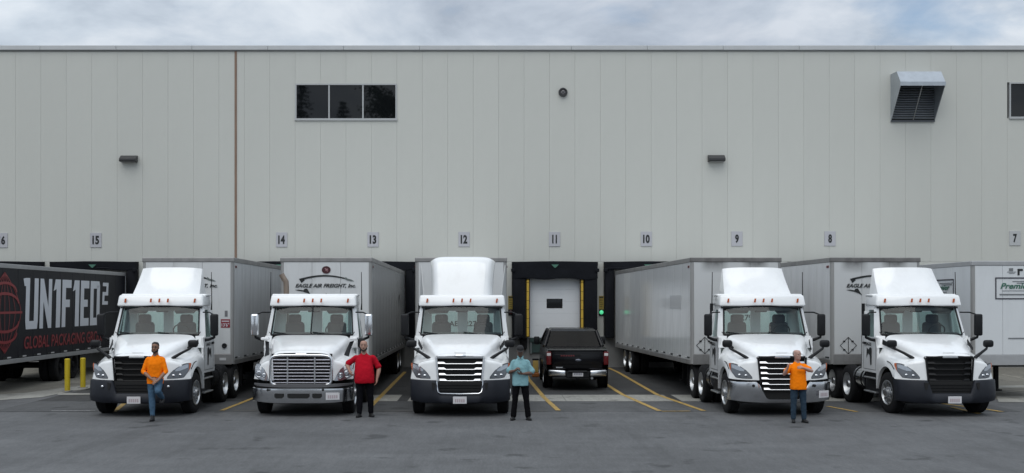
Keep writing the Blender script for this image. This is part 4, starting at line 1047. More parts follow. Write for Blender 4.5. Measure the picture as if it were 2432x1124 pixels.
        if not old:
            hm = MB().rbox(sx * 1.21 - .125, sx * 1.21 + .125, .70, .84, 1.655, 1.835, .06, 3).build('hood_mirror', M_BLACKP, s, 50)
            MB().tube([(sx * 1.20, .77, 1.70), (sx * 1.14, .72, 1.62), (sx * .96, .62, 1.52), (sx * .80, .56, 1.42), (sx * .76, .54, 1.38)], [.02, .03, .035, .045, .05], 8).build('mirror_arm', M_BLACKP, hm, 60)
            MB().slab([(sx * 1.08, 1.72, 1.80), (sx * 1.09, 1.72, 1.68), (sx * .98, 1.16, 1.56), (sx * .96, 1.16, 1.64)], (sx * .02, 0, .02)).build('cowl_trim', M_BLACKP, s)
        else:
            hm = MB().rbox(sx * 1.12 - .10, sx * 1.12 + .10, 1.40, 1.62, 1.80, 1.88, .03, 2).build('intake', M_PAINT, s, 40)
            MB().slab([(sx * 1.10, 1.55, 1.78), (sx * 1.02, 1.50, 1.76), (sx * .93, 1.0, 1.44), (sx * 1.02, 1.05, 1.40), (sx * 1.04, 1.3, 1.56)], (sx * .03, 0, .01)).build('intake_grille', M_BLACKP, s)
            m2 = MB().rbox(sx * 1.30 - .09, sx * 1.30 + .09, 1.55, 1.70, 1.60, 1.85, .05, 2).build('spot_mirror', M_BLACKP, s, 40) if sx > 0 else None
    # --- roof gear
    if roof == 'deflector':
        h0, h1 = 2.955, 3.68; P = []
        def dp(u, v):
            w = .88 - .09 * v; x = u * w; edge = abs(u) ** 4
            return (x, 2.50 + .62 * v + .16 * edge + .04 * math.sin(math.pi * v), h0 + (h1 - h0) * v - .03 * edge * v)
        G_ = [[dp(-1 + 2 * i / 16, v / 8) for i in range(17)] for v in range(9)]
        d = MB(); d.grid(G_)
        for sgn, idx in ((-1, 0), (1, 16)):
            e = [G_[v][idx] for v in range(9)]; d.grid([e, [(p[0] + sgn * .02, max(3.28, p[1] + .02), p[2] - .01) for p in e]])
        e = G_[8]; d.grid([e, [(p[0], p[1] + .08, p[2] - .03) for p in e]])
        d.build('roof_deflector', M_PAINT, s, 35)
        br = MB(); br.tube([(-.6, 3.2, 2.9), (-.6, 3.12, 3.5)], .02, 6); br.tube([(.6, 3.2, 2.9), (.6, 3.12, 3.5)], .02, 6); br.build('deflector_brace', M_STEEL, s)
    elif roof == 'fairing':
        P = []
        def fp(u, v):
            # u across -1..1 wraps from side to side, v up
            w = .80 + .10 * v ** 1.3; sx_ = 1 if u > 0 else -1
            a = abs(u)
            if v > .8: w -= .10 * ((v - .8) / .2) ** 2
            x = sx_ * w * min(1, a / .7) ** .75 if a < .7 else sx_ * w
            dep = 0 if a < .55 else (a - .55) * 2.0
            return (x, 2.22 + .62 * v + .10 * v * v + dep * (1 - .2 * v) + .10 * min(1, a / .7) ** 3, 2.93 + 1.03 * math.sin(v * math.pi / 2 * .98) - .17 * min(1, a / .7) ** 7 * v ** 3)
        G_ = [[fp(-1 + 2 * i / 32, v / 14) for i in range(33)] for v in range(15)]
        d = MB(); d.grid(G_)
        e = G_[14]; d.grid([e, [(p[0] * .98, min(3.5, p[1] + .35), p[2] - .01) for p in e]])
        d.build('roof_fairing', M_PAINT, s, 50)
        for sx in (-1, 1): MB().slab([(sx * 1.08, 2.9, 1.3), (sx * 1.16, 3.45, 1.3), (sx * 1.12, 3.45, 3.75), (sx * 1.02, 2.95, 2.95)], (sx * .02, 0, 0)).build('side_extender', mat('grey fairing plastic', (.40, .41, .41), .5), s)  # side extenders are plain grey panels
    for sx in antenna:
        MB().tube([(sx * 1.19, 2.7, 2.55), (sx * 1.20, 2.7, 2.75), (sx * 1.19, 2.7, 3.55)], [.025, .014, .009], 6).build('antenna', M_BLACKP, s)
    if stack:
        MB().tube([(stack * .86, 3.15, .9), (stack * .86, 3.15, 3.15), (stack * .87, 3.15, 3.30), (stack * .95, 3.15, 3.42), (stack * .99, 3.15, 3.50)], .075, 14).build('exhaust_stack', mat('heat stained stack', (.22, .175, .14), .45, .5, var=.2), s, 50)
    elif not old:
        MB().tube([(-1.14, 3.05, 1.0), (-1.14, 3.05, 2.72)], .045, 10).build('exhaust_stack', M_BLACKP, s, 60)
    # --- chassis
    for x_ in (-.43, .43): MB().box(x_ - .05, x_ + .05, .5, 6.3, .72, .98).build('frame_rail', M_STEEL, s)
    MB().rbox(-.50, .50, 4.2, 5.3, 1.0, 1.10, .03, 2).build('fifth_wheel', M_STEEL, s)
    MB().box(-1.0, 1.0, 3.0, 3.6, 1.0, 1.05).build('deck_plate', M_ALU, s)
    ty = 4.15
    for yy in (ty, ty + 1.3):
        MB().cyl((-.9, yy, .508), (.9, yy, .508), .10, n=12).build('axle', M_STEEL, s)
        for sx in (-1, 1):
            wheel(s, sx * 1.07, yy, .508, 'd', sx); wheel(s, sx * .74, yy, .508, 'd', sx)
    for sx in (-1, 1):
        MB().box(sx * .9 - .30, sx * .9 + .30, 6.25, 6.27, .3, .95).build('mud_flap', M_RUBBER, s)
    return s
TD = F / 98.5
tractor('white day cab tractor with black grille at the left of the row', -8.58, TD, -1.0, grille='black', steerdeg=-3, plate=(-.02, .415), antenna=(1,))
tractor('white older tractor with chrome slat grille, chrome bumper and no roof fairing', -4.59, TD, 0, kind='old', grille='chrome', bumper='oldchrome', roof='none', mirror='chrome', stack=-1, plate=(.78, .505), antenna=(-1, 1))
tractor('white tractor with tall rounded roof fairing in the middle of the row', -.74, TD, 0, grille='chrome', roof='fairing', plate=(.0, .415))
tractor('white tractor with chrome bumper and roof deflector behind the grey-haired man', 7.08, TD, 1.2, grille='chromelow', bumper='chrome', plate=(.99, .55), steerdeg=2, antenna=(-1, 1))
tractor('rightmost white tractor with black grille, dark bumper and roof deflector', 11.15, TD, 2.0, grille='black', steerdeg=6, plate=(.04, .42), antenna=(1,))
# ------------------------------------------------------------------ pickup truck (seen from behind)
def pickup():
    M_PB = mat('black truck paint', (.003, .003, .0045), .25, coat=.12, spec=.2)
    D = 8700 / (928 - VY) ; s = thing('pickup_truck', 'black crew cab pickup truck parked tail out at the open dock', 'pickup truck', (2.67, D, 0), (0, 0, R(-.3)))
    # bed and body: sections along y (0 at tailgate)
    def sec(y, w, z0, z1, lean=.05):
        P = [(w - .06, z0), (w - .01, z0 + .10), (w, z0 + .30), (w - .005, (z0 + z1) / 2 + .1), (w - lean * .6, z1 - .05), (w - lean, z1)]
        return [(-x, y, z) for x, z in P] + [(x, y, z) for x, z in reversed(P)]
    def wl(y):
        return .97 + (.025 if .75 < y < 1.9 or 4.2 < y < 5.3 else 0)
    rows = []
    for y, z1 in ((.0, 1.24), (.06, 1.26), (.4, 1.27), (1.0, 1.275), (1.8, 1.275), (2.02, 1.275)): rows.append(sec(y, wl(y) if y > .1 else .95, .55, z1))
    b = MB(); b.grid(rows); 
    for y in (2.02,): b.add(sec(2.02, .96, .55, 1.275), [tuple(range(12))])
    b.build('bed', M_PB, s, 40)
    rows = [sec(y, wl(y), .55, z1) for y, z1 in ((2.06, 1.28), (3.0, 1.28), (4.1, 1.26), (4.9, 1.24), (5.45, 1.14), (5.6, 1.0))]
    b = MB(); b.grid(rows); top = [r for r in rows]
    for r in (rows[0], rows[-1]): b.add(r, [tuple(range(12))])
    b.grid([[r[5] for r in rows], [r[6] for r in rows]])
    b.build('body', M_PB, s, 40)
    # tailgate
    tg = MB(); tg.rbox(-.78, .78, -.03, .05, .66, 1.245, .03, 2); tg.rbox(-.72, .72, -.045, -.02, .80, 1.12, .02, 2); tg.rbox(-.80, .80, -.045, .06, 1.20, 1.255, .02, 2)
    t = tg.build('tailgate', M_PB, s, 40)
    MB().ball((0.02, -.052, .935), .095, .014, .042, 18, 6).build('emblem', mat('blue grey emblem', (.13, .14, .17), .25, .6), t, 60)
    MB().rbox(-.10, .10, -.055, -.04, 1.05, 1.13, .015, 2).build('handle', M_BLACKP, t)
    for i in range(6): MB().slab([(-.52 + i * .075, -.048, 1.055), (-.47 + i * .075, -.048, 1.055), (-.46 + i * .075, -.048, 1.095), (-.51 + i * .075, -.048, 1.095)], (0, -.004, 0)).build('red_badge_letter', mat('dull red badge', (.13, .012, .016), .4), t)
    MB().box(-.66, -.46, -.04, -.03, .70, .73).build('chrome_badge', M_ALU, t)
    for sx in (-1, 1):
        l = MB().rbox(*sorted((sx * .80, sx * .955)), -.035, .10, .79, 1.20, .03, 2).build('tail_light', M_REDL, s, 40)
        MB().rbox(*sorted((sx * .82, sx * .94)), -.042, -.03, 1.07, 1.15, .02, 2).build('reverse_lamp', mat('clear lamp', (.6, .58, .58), .2), l)
    # bumper
    for sx in (-1, 1):
        MB().rbox(*sorted((sx * .36, sx * .90)), -.20, .0, .42, .62, .05, 3, lambda x, y, z: (x, y + .10 * (abs(x) / .9) ** 4, z + .03 * (abs(x) / .9))).build('bumper', M_CHROMEB, s, 45)
    MB().rbox(-.36, .36, -.19, .0, .40, .60, .03, 2).build('bumper_centre', M_BLACKP, s)
    MB().rbox(-.30, .30, -.23, -.02, .56, .62, .02, 1).build('bumper_step', M_BLACKP, s)
    p = MB().box(-.16, .16, -.205, -.192, .45, .60).build('licence_plate', M_PLATE, s)
    for i in range(5): MB().box(-.12 + i * .05, -.085 + i * .05, -.209, -.205, .49, .56).build('plate_mark', mat('grey plate mark', (.28, .28, .33), .5), p)
    MB().rbox(-.05, .05, -.26, .2, .36, .42, .01, 1).build('hitch', M_STEEL, s)
    # cab
    y0, y1 = 2.05, 4.35
    def ring(z, w, ya, yb): return [(-w, ya, z), (-w * .5, ya - .035, z), (0, ya - .045, z), (w * .5, ya - .035, z), (w, ya, z), (w, yb, z), (0, yb + .05, z), (-w, yb, z)]
    A, B = ring(1.27, .93, y0, y1 + .55), ring(1.76, .76, y0 + .28, y1 - .2); C_ = ring(1.83, .68, y0 + .42, y1 - .4)
    cb = MB(); n = 8
    pillars = MB()
    for i0 in (0, 4, 5, 7):
        a, b2 = Vector(A[i0]), Vector(B[i0]); 
        pillars.tube([a, b2], [.075, .06], 8)
    pillars.tube([Vector(((A[4][0] + A[5][0]) / 2, 3.3, 1.27)), Vector((B[4][0], 3.25, 1.76))], .05, 8); pillars.tube([Vector((-A[4][0], 3.3, 1.27)), Vector((-B[4][0], 3.25, 1.76))], .05, 8)
    pillars.grid([B + [B[0]], C_ + [C_[0]]]); pillars.add(C_, [tuple(range(8))])
    pillars.add([(p[0] * 1.02, p[1], p[2] - .05) for p in B] + B, [(i, (i + 1) % 8, 8 + (i + 1) % 8, 8 + i) for i in range(8)])
    pillars.build('cab', M_PB, s, 50)
    M_TINT = glass('dark tinted glass', (.05, .06, .06), .012)
    def pane(name, pts): MB().add(pts, [tuple(range(len(pts)))]).build(name, M_TINT, s)
    MB().grid([[A[i] for i in range(5)], [B[i] for i in range(5)]]).build('rear_window', M_TINT, s, 70)
    pane('side_window', [A[4], A[5], B[5], B[4]]); pane('side_window', [A[7], A[0], B[0], B[7]]); MB().grid([[A[5], A[6], A[7]], [B[5], B[6], B[7]]]).build('windshield', M_TINT, s, 70)
    MB().rbox(-.18, .18, 2.36, 2.44, 1.77, 1.80, .01, 1).build('brake_light', mat('dull clear red', (.35, .22, .2), .3), s)
    for x_ in (-.42, .42): MB().rbox(x_ - .24, x_ + .24, 2.75, 2.9, .9, 1.62, .08, 2).build('seat', M_VISOR, s, 40)
    for sx in (-1, 1):
        MB().rbox(*sorted((sx * 1.02, sx * 1.22)), 4.0, 4.12, 1.25, 1.52, .04, 2).build('door_mirror', M_BLACKP, s, 40)
        MB().tube([(sx * .93, 4.1, 1.3), (sx * 1.08, 4.06, 1.34)], .03, 6).build('mirror_arm', M_BLACKP, s)
        for yy in (1.32, 4.85):
            w = place('wheel', TYRE, s, (sx * .86, yy, .40), (0, 0, 0 if sx > 0 else math.pi)); w.scale = (.95, .78, .78); place('rim', RIM_D, w)
        MB().lathe([(-.02, .42), (.03, .42), (.045, .46), (.0, .48), (-.04, .46)], (sx * .97, 1.32, .42), 'x', 28).build('fender_flare', M_PB, s, 60)
    MB().box(-.85, .85, .1, 5.3, .40, .56).build('chassis', M_STEEL, s)
    MB().box(-.88, .88, .06, 2.0, .60, .66).build('bed_floor', M_STEEL, s)
    MB().tube([(.45, .05, .38), (.45, 1.2, .36)], .04, 8).build('tailpipe', M_ALU, s)
pickup()

# ------------------------------------------------------------------ people
def cap_tube(mb, pts, radii, n=12, flat=1.0, up=None):
    """closed limb with rounded ends; pts joints, radii per joint; flat squashes along the second axis"""
    P = [Vector(p) for p in pts]; Q = []; Rr = []
    d0 = (P[0] - P[1]).normalized(); d1 = (P[-1] - P[-2]).normalized()
    for k in (0, 1, 2):
        t = math.pi / 2 * k / 3; Q.append(P[0] + d0 * radii[0] * math.cos(t)); Rr.append(max(radii[0] * math.sin(t), .0015))
    C = crom([tuple(p) + (r,) for p, r in zip(P, radii)], 4)
    for c in C: Q.append(Vector(c[:3])); Rr.append(c[3])
    for k in (2, 1, 0):
        t = math.pi / 2 * k / 3; Q.append(P[-1] + d1 * radii[-1] * math.cos(t)); Rr.append(max(radii[-1] * math.sin(t), .0015))
    mb.tube(Q, Rr, n)
def rings(mb, rows, n=18, e=2.3):
    """rows of (z, cx, cy, rx, ry): a closed trunk of super-elliptic slices"""
    P = []
    for z, cx, cy, rx, ry in crom(rows, 4):
        r_ = []
        for k in range(n):
            t = 2 * math.pi * k / n; c_, s_ = math.cos(t), math.sin(t)
            r_.append((cx + rx * abs(c_) ** (2 / e) * (1 if c_ > 0 else -1), cy + ry * abs(s_) ** (2 / e) * (1 if s_ > 0 else -1), z))
        P.append(r_)
    b = len(mb.v); mb.v += [p for r_ in P for p in r_]; m = len(P)
    for i in range(m - 1):
        for k in range(n): mb.f.append((b + i * n + k, b + i * n + (k + 1) % n, b + (i + 1) * n + (k + 1) % n, b + (i + 1) * n + k))
    mb.f += [tuple(b + k for k in range(n - 1, -1, -1)), tuple(b + (m - 1) * n + k for k in range(n))]
FOLD = bpy.data.textures.new('cloth folds', 'CLOUDS'); FOLD.noise_scale = .07; FOLD.noise_depth = 1
def fused(mb, name, m, parent, voxel=.010, smooth=3, folds=0.):
    me = mb.mesh(name, m)
    ob = bpy.data.objects.new(name, me); COL.objects.link(ob)
    r = ob.modifiers.new('r', 'REMESH'); r.mode = 'VOXEL'; r.voxel_size = voxel; r.use_smooth_shade = True
    k = ob.modifiers.new('s', 'SMOOTH'); k.factor = .5; k.iterations = smooth
    if folds:
        d = ob.modifiers.new('d', 'DISPLACE'); d.texture = FOLD; d.strength = folds; d.mid_level = .5; d.texture_coords = 'LOCAL'
    dg = bpy.context.evaluated_depsgraph_get(); dg.update()
    me2 = bpy.data.meshes.new_from_object(ob.evaluated_get(dg)); bpy.data.objects.remove(ob)
    me2.materials.clear(); me2.materials.append(m); me2.name = name
    me2.polygons.foreach_set('use_smooth', [True] * len(me2.polygons)); me2.update()
    return place(name, me2, parent)
def hand(mb, wrist, direction, palm_n, curl=.5, s=1.0, thumb=1):
    """palm and five separate bent fingers; direction = along the hand, palm_n = out of the back of the hand"""
    d = Vector(direction).normalized(); n = Vector(palm_n); n = (n - d * n.dot(d)).normalized(); a = d.cross(n)
    w = Vector(wrist)
    cap_tube(mb, [w, w + d * .045 * s], [.026 * s, .030 * s]); 
    for k in (-1.2, 0, 1.2): cap_tube(mb, [w + d * .02 * s + a * k * .012 * s, w + d * .082 * s + a * k * .021 * s], [.018 * s, .016 * s], 8)
    for k, ln in ((-1.5, .062), (-.5, .074), (.5, .078), (1.5, .068)):
        b = w + d * .082 * s + a * k * .0195 * s; q1 = b + (d * math.cos(curl * .7) - n * math.sin(curl * .7)) * ln * .48 * s
        q2 = q1 + (d * math.cos(curl * 1.6) - n * math.sin(curl * 1.6)) * ln * .34 * s; q3 = q2 + (d * math.cos(curl * 2.4) - n * math.sin(curl * 2.4)) * ln * .25 * s
        cap_tube(mb, [b, q1, q2, q3], [.0098 * s, .0092 * s, .0085 * s, .0078 * s], 8)
    t0 = w + d * .025 * s + a * thumb * .022 * s; t1 = t0 + (d * .7 + a * thumb * .75 - n * .25).normalized() * .036 * s; t2 = t1 + (d * .95 + a * thumb * .25 - n * .3).normalized() * .034 * s
    cap_tube(mb, [t0, t1, t2], [.015 * s, .0115 * s, .0095 * s], 8)
def person(label, px, foot_y, top_y, P):
    D = 8700 / (foot_y - VY); X = (px - VX) * D / F; H = EYE - (top_y - VY) * D / F
    k = H / 1.78                                      # figures are drawn at 1.78 m then scaled
    s = thing('person', label, 'person', (X, D, 0), (0, 0, R(P.get('turn', 0)))); s.scale = (k, k, k); s.scale.x *= P.get('wide', 1)
    skin = mat('skin ' + P['skin_name'], P['skin'], .55, var=.06, vscale=9, bump=.05, bscale=120)
    g = P.get('girth', 1.0); lean = P.get('lean', 0.)   # lean: shoulders pushed back (+y)
    hipz = .93; shz = 1.45
    hip = Vector((P.get('hipx', 0), P.get('hipy', 0), hipz)); chest = Vector((P.get('chx', 0), lean, shz))
    hd = Vector((P.get('hx', 0), lean - .02, 1.665))
    # ---- head and body
    b = MB(); ht = R(P.get('headturn', 0)); 
    hm = Matrix.Translation(hd) @ Matrix.Rotation(ht, 4, 'Z') @ Matrix.Rotation(R(P.get('nod', 0)), 4, 'X') @ Matrix.Scale(1.06, 4)
    for A_ in P['arms']:
        q = A_['j'][0]; A_['j'] = ((q[0] * (.80 if g < 1.2 else .84), q[1], q[2] - .03), *A_['j'][1:])
    h = MB(); w = P.get('headw', 1.0)
    rings(h, [(-.118, 0, -.045, .022 * w, .020), (-.108, 0, -.038, .040 * w, .045), (-.075, 0, -.022, .056 * w, .074), (-.03, 0, -.008, .066 * w, .088), (.02, 0, .0, .073 * w, .096), (.06, 0, .004, .073 * w, .096), (.09, 0, .006, .062 * w, .080), (.108, 0, .008, .038 * w, .048), (.113, 0, .008, .012, .015)], 18, 2.15)
    cap_tube(h, [(0, -.092, .012), (0, -.112, -.028)], [.010, .0165], 8); h.ball((0, -.103, -.034), .019, .014, .011, 10, 6)      # nose
    for sx in (-1, 1):
        h.ball((sx * .074 * w, .012, -.005), .010, .020, .032, 8, 8)                                                      # ears
        h.ball((sx * .030, -.082, .026), .026, .016, .010, 8, 6)                                                          # brow
        h.ball((sx * .040, -.066, -.025), .022, .022, .018, 8, 6)                                                         # cheek
    h.ball((0, -.080, -.068), .024, .016, .007, 8, 6); h.ball((0, -.079, -.079), .021, .015, .008, 8, 6)                  # lips
    h.ball((0, -.072, -.105), .020, .018, .014, 8, 6)
    b.add([hm @ Vector(v) for v in h.v], h.f)
    cap_tube(b, [hd + Vector((0, .025, -.06)), (chest + hd) / 2 + Vector((0, .03, -.02)), chest + Vector((0, .02, -.02))], [.056 * w, .060 * w, .085])
    # torso core and legs run inside the clothes so the body is one surface
    rings(b, [(hipz - .08, hip.x, hip.y, .11 * g, .075 * g), (hipz + .15, (hip.x * .7 + chest.x * .3), hip.y * .7 + lean * .3, .115 * g, .08 * g), (1.22, hip.x * .4 + chest.x * .6, hip.y * .35 + lean * .65, .125 * g, .085 * g), (shz - .06, chest.x, lean + .01, .12, .07), (shz + .02, chest.x, lean + .015, .06, .05)], 14)
    for L_ in P['legs']: cap_tube(b, [L_[0], L_[1]], [.06, .045], 10); cap_tube(b, [L_[1], L_[2]], [.045, .034], 10)
    for A_ in P['arms']:
        sh, el, wr = [Vector(q) for q in A_['j']]
        cap_tube(b, [sh, (sh + el) / 2, el], [.052, .050, .042], 12); cap_tube(b, [el, el.lerp(wr, .35), wr], [.042, .044 * A_.get('fat', 1), .027], 12)
        hand(b, wr, A_['hd'], A_['pn'], A_.get('curl', .5), 1.0, A_.get('thumb', 1))
    fused(b, 'body', skin, s, .0075, 2)
    # eyes, beard, hair
    def onhead(name, mb, m, sm=60):
        mb.v = [tuple(hm @ Vector(v)) for v in mb.v]; return mb.build(name, m, s, sm)
    for sx in (-1, 1):
        onhead('eye', MB().ball((sx * .031, -.0855, .006), .013, .008, .007, 10, 6), mat('eye', (.05, .04, .035), .2))
        onhead('eyebrow', MB().tube([(sx * .012, -.099, .030), (sx * .03, -.098, .035), (sx * .048, -.088, .030)], .0045, 5), mat('brow ' + P['skin_name'], P.get('brow', (.03, .025, .02)), .8))
    if P.get('beard'):
        be = MB()
        for i in range(-6, 7):
            t = i / 6 * 1.35; be.ball((math.sin(t) * .062 * w, -.018 - math.cos(t) * .062, -.088 + .03 * abs(i / 6) ** 2), .017, .016, .026 if abs(i) < 5 else .032, 8, 6)
        be.ball((0, -.088, -.105), .03, .02, .022, 10, 6)
        for i in (-2, -1, 0, 1, 2): be.ball((i * .011, -.093 + abs(i) * .003, -.055 - abs(i) * .003), .010, .008, .007, 6, 5)
        be.v = [tuple(hm @ Vector(v)) for v in be.v]
        fused(be, 'beard', mat('beard hair', P['beard'], .85, bump=.6, bscale=150), s, .006, 1)
    if P.get('hair'):
        hr = MB(); rr = random.Random(3)
        rings(hr, [(.012, 0, .035, .074 * w, .070), (.05, 0, .018, .0775 * w, .093), (.085, 0, .010, .070 * w, .090), (.112, 0, .008, .046 * w, .060), (.122, 0, .008, .015, .02)] if P.get('hairstyle') == 'full' else [(-.02, 0, .055, .060 * w, .045), (.02, 0, .040, .0755 * w, .064), (.055, 0, .040, .0755 * w, .066), (.085, 0, .05, .05 * w, .05)], 18)
        for i in range(90 if P.get('hairstyle') == 'full' else 50):
            a = rr.uniform(0, 2 * math.pi); z = rr.uniform(.03, .115) if P.get('hairstyle') == 'full' else rr.uniform(-.01, .07); q = math.sqrt(max(0, 1 - (z / .125) ** 2)) if z > 0 else 1
            y_ = math.sin(a)
            if y_ < (-.55 if z > .07 and P.get('hairstyle') == 'full' else .0): continue
            hr.ball((math.cos(a) * .072 * w * q, .01 + y_ * .088 * q, z), .012, .012, .010, 6, 4)
        hr.v = [tuple(hm @ Vector(v)) for v in hr.v]
        fused(hr, 'hair', mat('hair ' + P['skin_name'], P['hair'], .8, bump=.5, bscale=120), s, .007, 1)
    if P.get('cap'):
        c_ = MB(); rings(c_, [(.028, 0, .004, .079, .100), (.06, 0, .004, .080, .101), (.095, 0, .006, .068, .088), (.120, 0, .008, .040, .055), (.126, 0, .008, .012, .016)], 18)
        c_.grid([[(math.sin(t) * .078, -.03 - math.cos(t) * .068, .036) for t in [-1.3 + 2.6 * i / 10 for i in range(11)]], [(math.sin(t) * .075, -.09 - math.cos(t) * .085, .020 + .004 * math.cos(t)) for t in [-1.2 + 2.4 * i / 10 for i in range(11)]]])
        onhead('cap', c_, mat('dark cap', P['cap'], .8))
    if P.get('glasses'):
        gl = MB()
        for sx in (-1, 1):
            gl.tube([(sx * .032 + .021 * math.cos(t), -.103, .006 + .015 * math.sin(t)) for t in [2 * math.pi * i / 14 for i in range(15)]], .003, 5); gl.tube([(sx * .053, -.101, .01), (sx * .076 * w, .0, .012)], .0025, 5)
        gl.tube([(-.012, -.105, .010), (.012, -.105, .010)], .0025, 5); onhead('glasses', gl, M_VISOR)
    # ---- shirt
    sm_ = mat(P['shirt_name'], P['shirt'], .9, var=.05, vscale=6, bump=.25, bscale=60, spec=.12)
    t = MB(); bel = P.get('belly', .0)
    hem = P.get('hem', .86)
    rings(t, [(hem, hip.x, hip.y - .01, .182 * g, .128 * g + bel * .7), (hem + .10, hip.x * .85 + chest.x * .15, hip.y * .8 + lean * .2 - bel * .55, .186 * g, .125 * g + bel), (1.12, hip.x * .55 + chest.x * .45, hip.y * .5 + lean * .5 - bel * .5, .178 * g, .122 * g + bel * .7), (1.28, chest.x * .8 + hip.x * .2, lean * .8 + hip.y * .2 - .01, .178 * (g * .6 + .4), .122 * (g * .6 + .4)), (1.37, chest.x, lean, .168 * (g * .6 + .4), .108), (1.43, chest.x, lean + .012, .135 * (g * .6 + .4), .088), (1.475, chest.x * .6 + hd.x * .4, lean + .022, .085, .068), (1.50, chest.x * .5 + hd.x * .5, lean + .02, .066, .060)], 20, 2.5)
    for A_ in P['arms']:
        sh, el, wr = [Vector(q) for q in A_['j']]; f = P['sleeve']
        rg = .7 + .3 * g
        if f <= 1:
            e_ = sh.lerp(el, f); cap_tube(t, [sh + (chest - sh) * .25 + Vector((0, 0, -.02)), sh, sh.lerp(e_, .55), e_], [.070, .064 * rg, .060 * rg, .058 * rg + P.get('flare', .012)], 12)
        else:
            e_ = el.lerp(wr, f - 1); cap_tube(t, [sh + (chest - sh) * .25 + Vector((0, 0, -.02)), sh, sh.lerp(el, .5), el], [.068, .062, .058, .053], 12); cap_tube(t, [el, e_], [.053, .048], 12)
    sh_o = fused(t, 'shirt', sm_, s, .010, 3, .015)
    if P.get('collar'):
        c_ = MB(); cz = Vector((chest.x * .5 + hd.x * .5, lean + .012, 1.53))
        for sx in (-1, 1): c_.slab([cz + Vector((0, -.075, -.045)), cz + Vector((sx * .05, -.085, -.06)), cz + Vector((sx * .082, -.02, .012)), cz + Vector((sx * .06, -.045, .02))], (0, -.006, 0))
        c_.build('collar', sm_, s)
        for i in range(5): MB().ball((chest.x * (1 - i / 5) + hip.x * i / 5, lean - .118 - bel * .6 * min(1, i / 3), 1.40 - i * .10), .006, .004, .006, 8, 4).build('button', mat('shirt button', (.5, .52, .52), .4), s)
        MB().rbox(chest.x + .05, chest.x + .14, lean - .128, lean - .118, 1.25, 1.34, .003, 1).build('pocket', sm_, s)
    # ---- trousers
    tm = mat(P['trouser_name'], P['trouser'], .9, var=.22, vscale=5, bump=.3, bscale=70, spec=.12)
    t = MB(); rings(t, [(hipz - .12, hip.x, hip.y, .150 * g, .110 * g), (hipz - .04, hip.x, hip.y, .170 * g, .120 * g), (hipz + .08, hip.x, hip.y, .160 * g, .112 * g)], 18)
    for L_ in P['legs']:
        a, kn, an = [Vector(q) for q in L_[:3]]; g2 = .6 + .4 * g
        cap_tube(t, [a + Vector((0, 0, .04)), a.lerp(kn, .4), kn], [.100 * g2, .092 * g2, .070 * g2], 14); cap_tube(t, [kn, kn.lerp(an, .35), an + (kn - an).normalized() * .02], [.070 * g2, .068 * g2, .062 * P.get('cuff', 1)], 14)
    fused(t, 'trousers', tm, s, .010, 3, .016)
    MB().tube([(hip.x + .166 * g * math.cos(q), hip.y + .118 * g * math.sin(q), hipz + .06) for q in [2 * math.pi * i / 20 for i in range(21)]], .014, 6).build('belt', M_VISOR, s, 60)
    for L_ in P['legs']:
        an = Vector(L_[2]); f = Vector(L_[3]).normalized(); sd_ = Vector((-f.y, f.x, 0)).normalized()
        q = MB(); cap_tube(q, [an + Vector((0, 0, .05)), an + Vector((0, 0, -.03))], [.048, .046], 12)
        base = an.copy(); dz = f.z
        cap_tube(q, [base - f * .035 + Vector((0, 0, -.045)), base + f * .07 + Vector((0, 0, -.048)), base + f * .155 + Vector((0, 0, -.055))], [.042, .044, .034], 12)
        for sgn in (-1, 1): cap_tube(q, [base + f * .06 + sd_ * sgn * .014 + Vector((0, 0, -.056)), base + f * .13 + sd_ * sgn * .014 + Vector((0, 0, -.058))], [.034, .030], 10)
        fused(q, 'shoe', mat('shoe ' + P['shoe_name'], P['shoe'], .55, var=.15), s, .009, 2)
        so = MB(); so.slab([base - f * .08 + sd_ * .036, base + f * .06 + sd_ * .046, base + f * .15 + sd_ * .036, base + f * .19, base + f * .15 - sd_ * .036, base + f * .06 - sd_ * .046, base - f * .08 - sd_ * .036], (0, 0, .02))
        so.v = [(v[0], v[1], v[2] - .092) for v in so.v]; so.build('sole', M_RUBBER, s)
    return s
ANK = .094
person('man in orange long-sleeved shirt and jeans leaning on the leftmost tractor, knee bent', 366, 1000, 814, dict(
    skin=(.24, .125, .08), skin_name='warm brown', hair=(.012, .010, .009), hairstyle='full', beard=(.015, .012, .010), glasses=True, lean=.10, hipy=.10, hipx=.0, hx=.005,
    shirt=(.90, .21, .004), shirt_name='orange jersey', sleeve=1.22, trouser=(.055, .105, .165), trouser_name='blue denim', shoe=(.012, .011, .012), shoe_name='black boots', hem=.84, cuff=.8,
    legs=[((-.085, .10, .90), (-.06, .04, .50), (-.035, .0, ANK), (.05, -1, 0)), ((.085, .08, .90), (.14, -.20, .69), (.11, .30, .50), (.02, -.9, -.25))],
    arms=[dict(j=((-.205, .10, 1.42), (-.265, .06, 1.12), (-.03, -.13, .97)), hd=(.8, -.25, -.25), pn=(0, -.8, .6), curl=.5, thumb=-1),
          dict(j=((.205, .10, 1.42), (.255, .06, 1.12), (.13, -.16, .93)), hd=(-.6, -.3, -.35), pn=(0, -.8, .6), curl=.5, thumb=1)]))
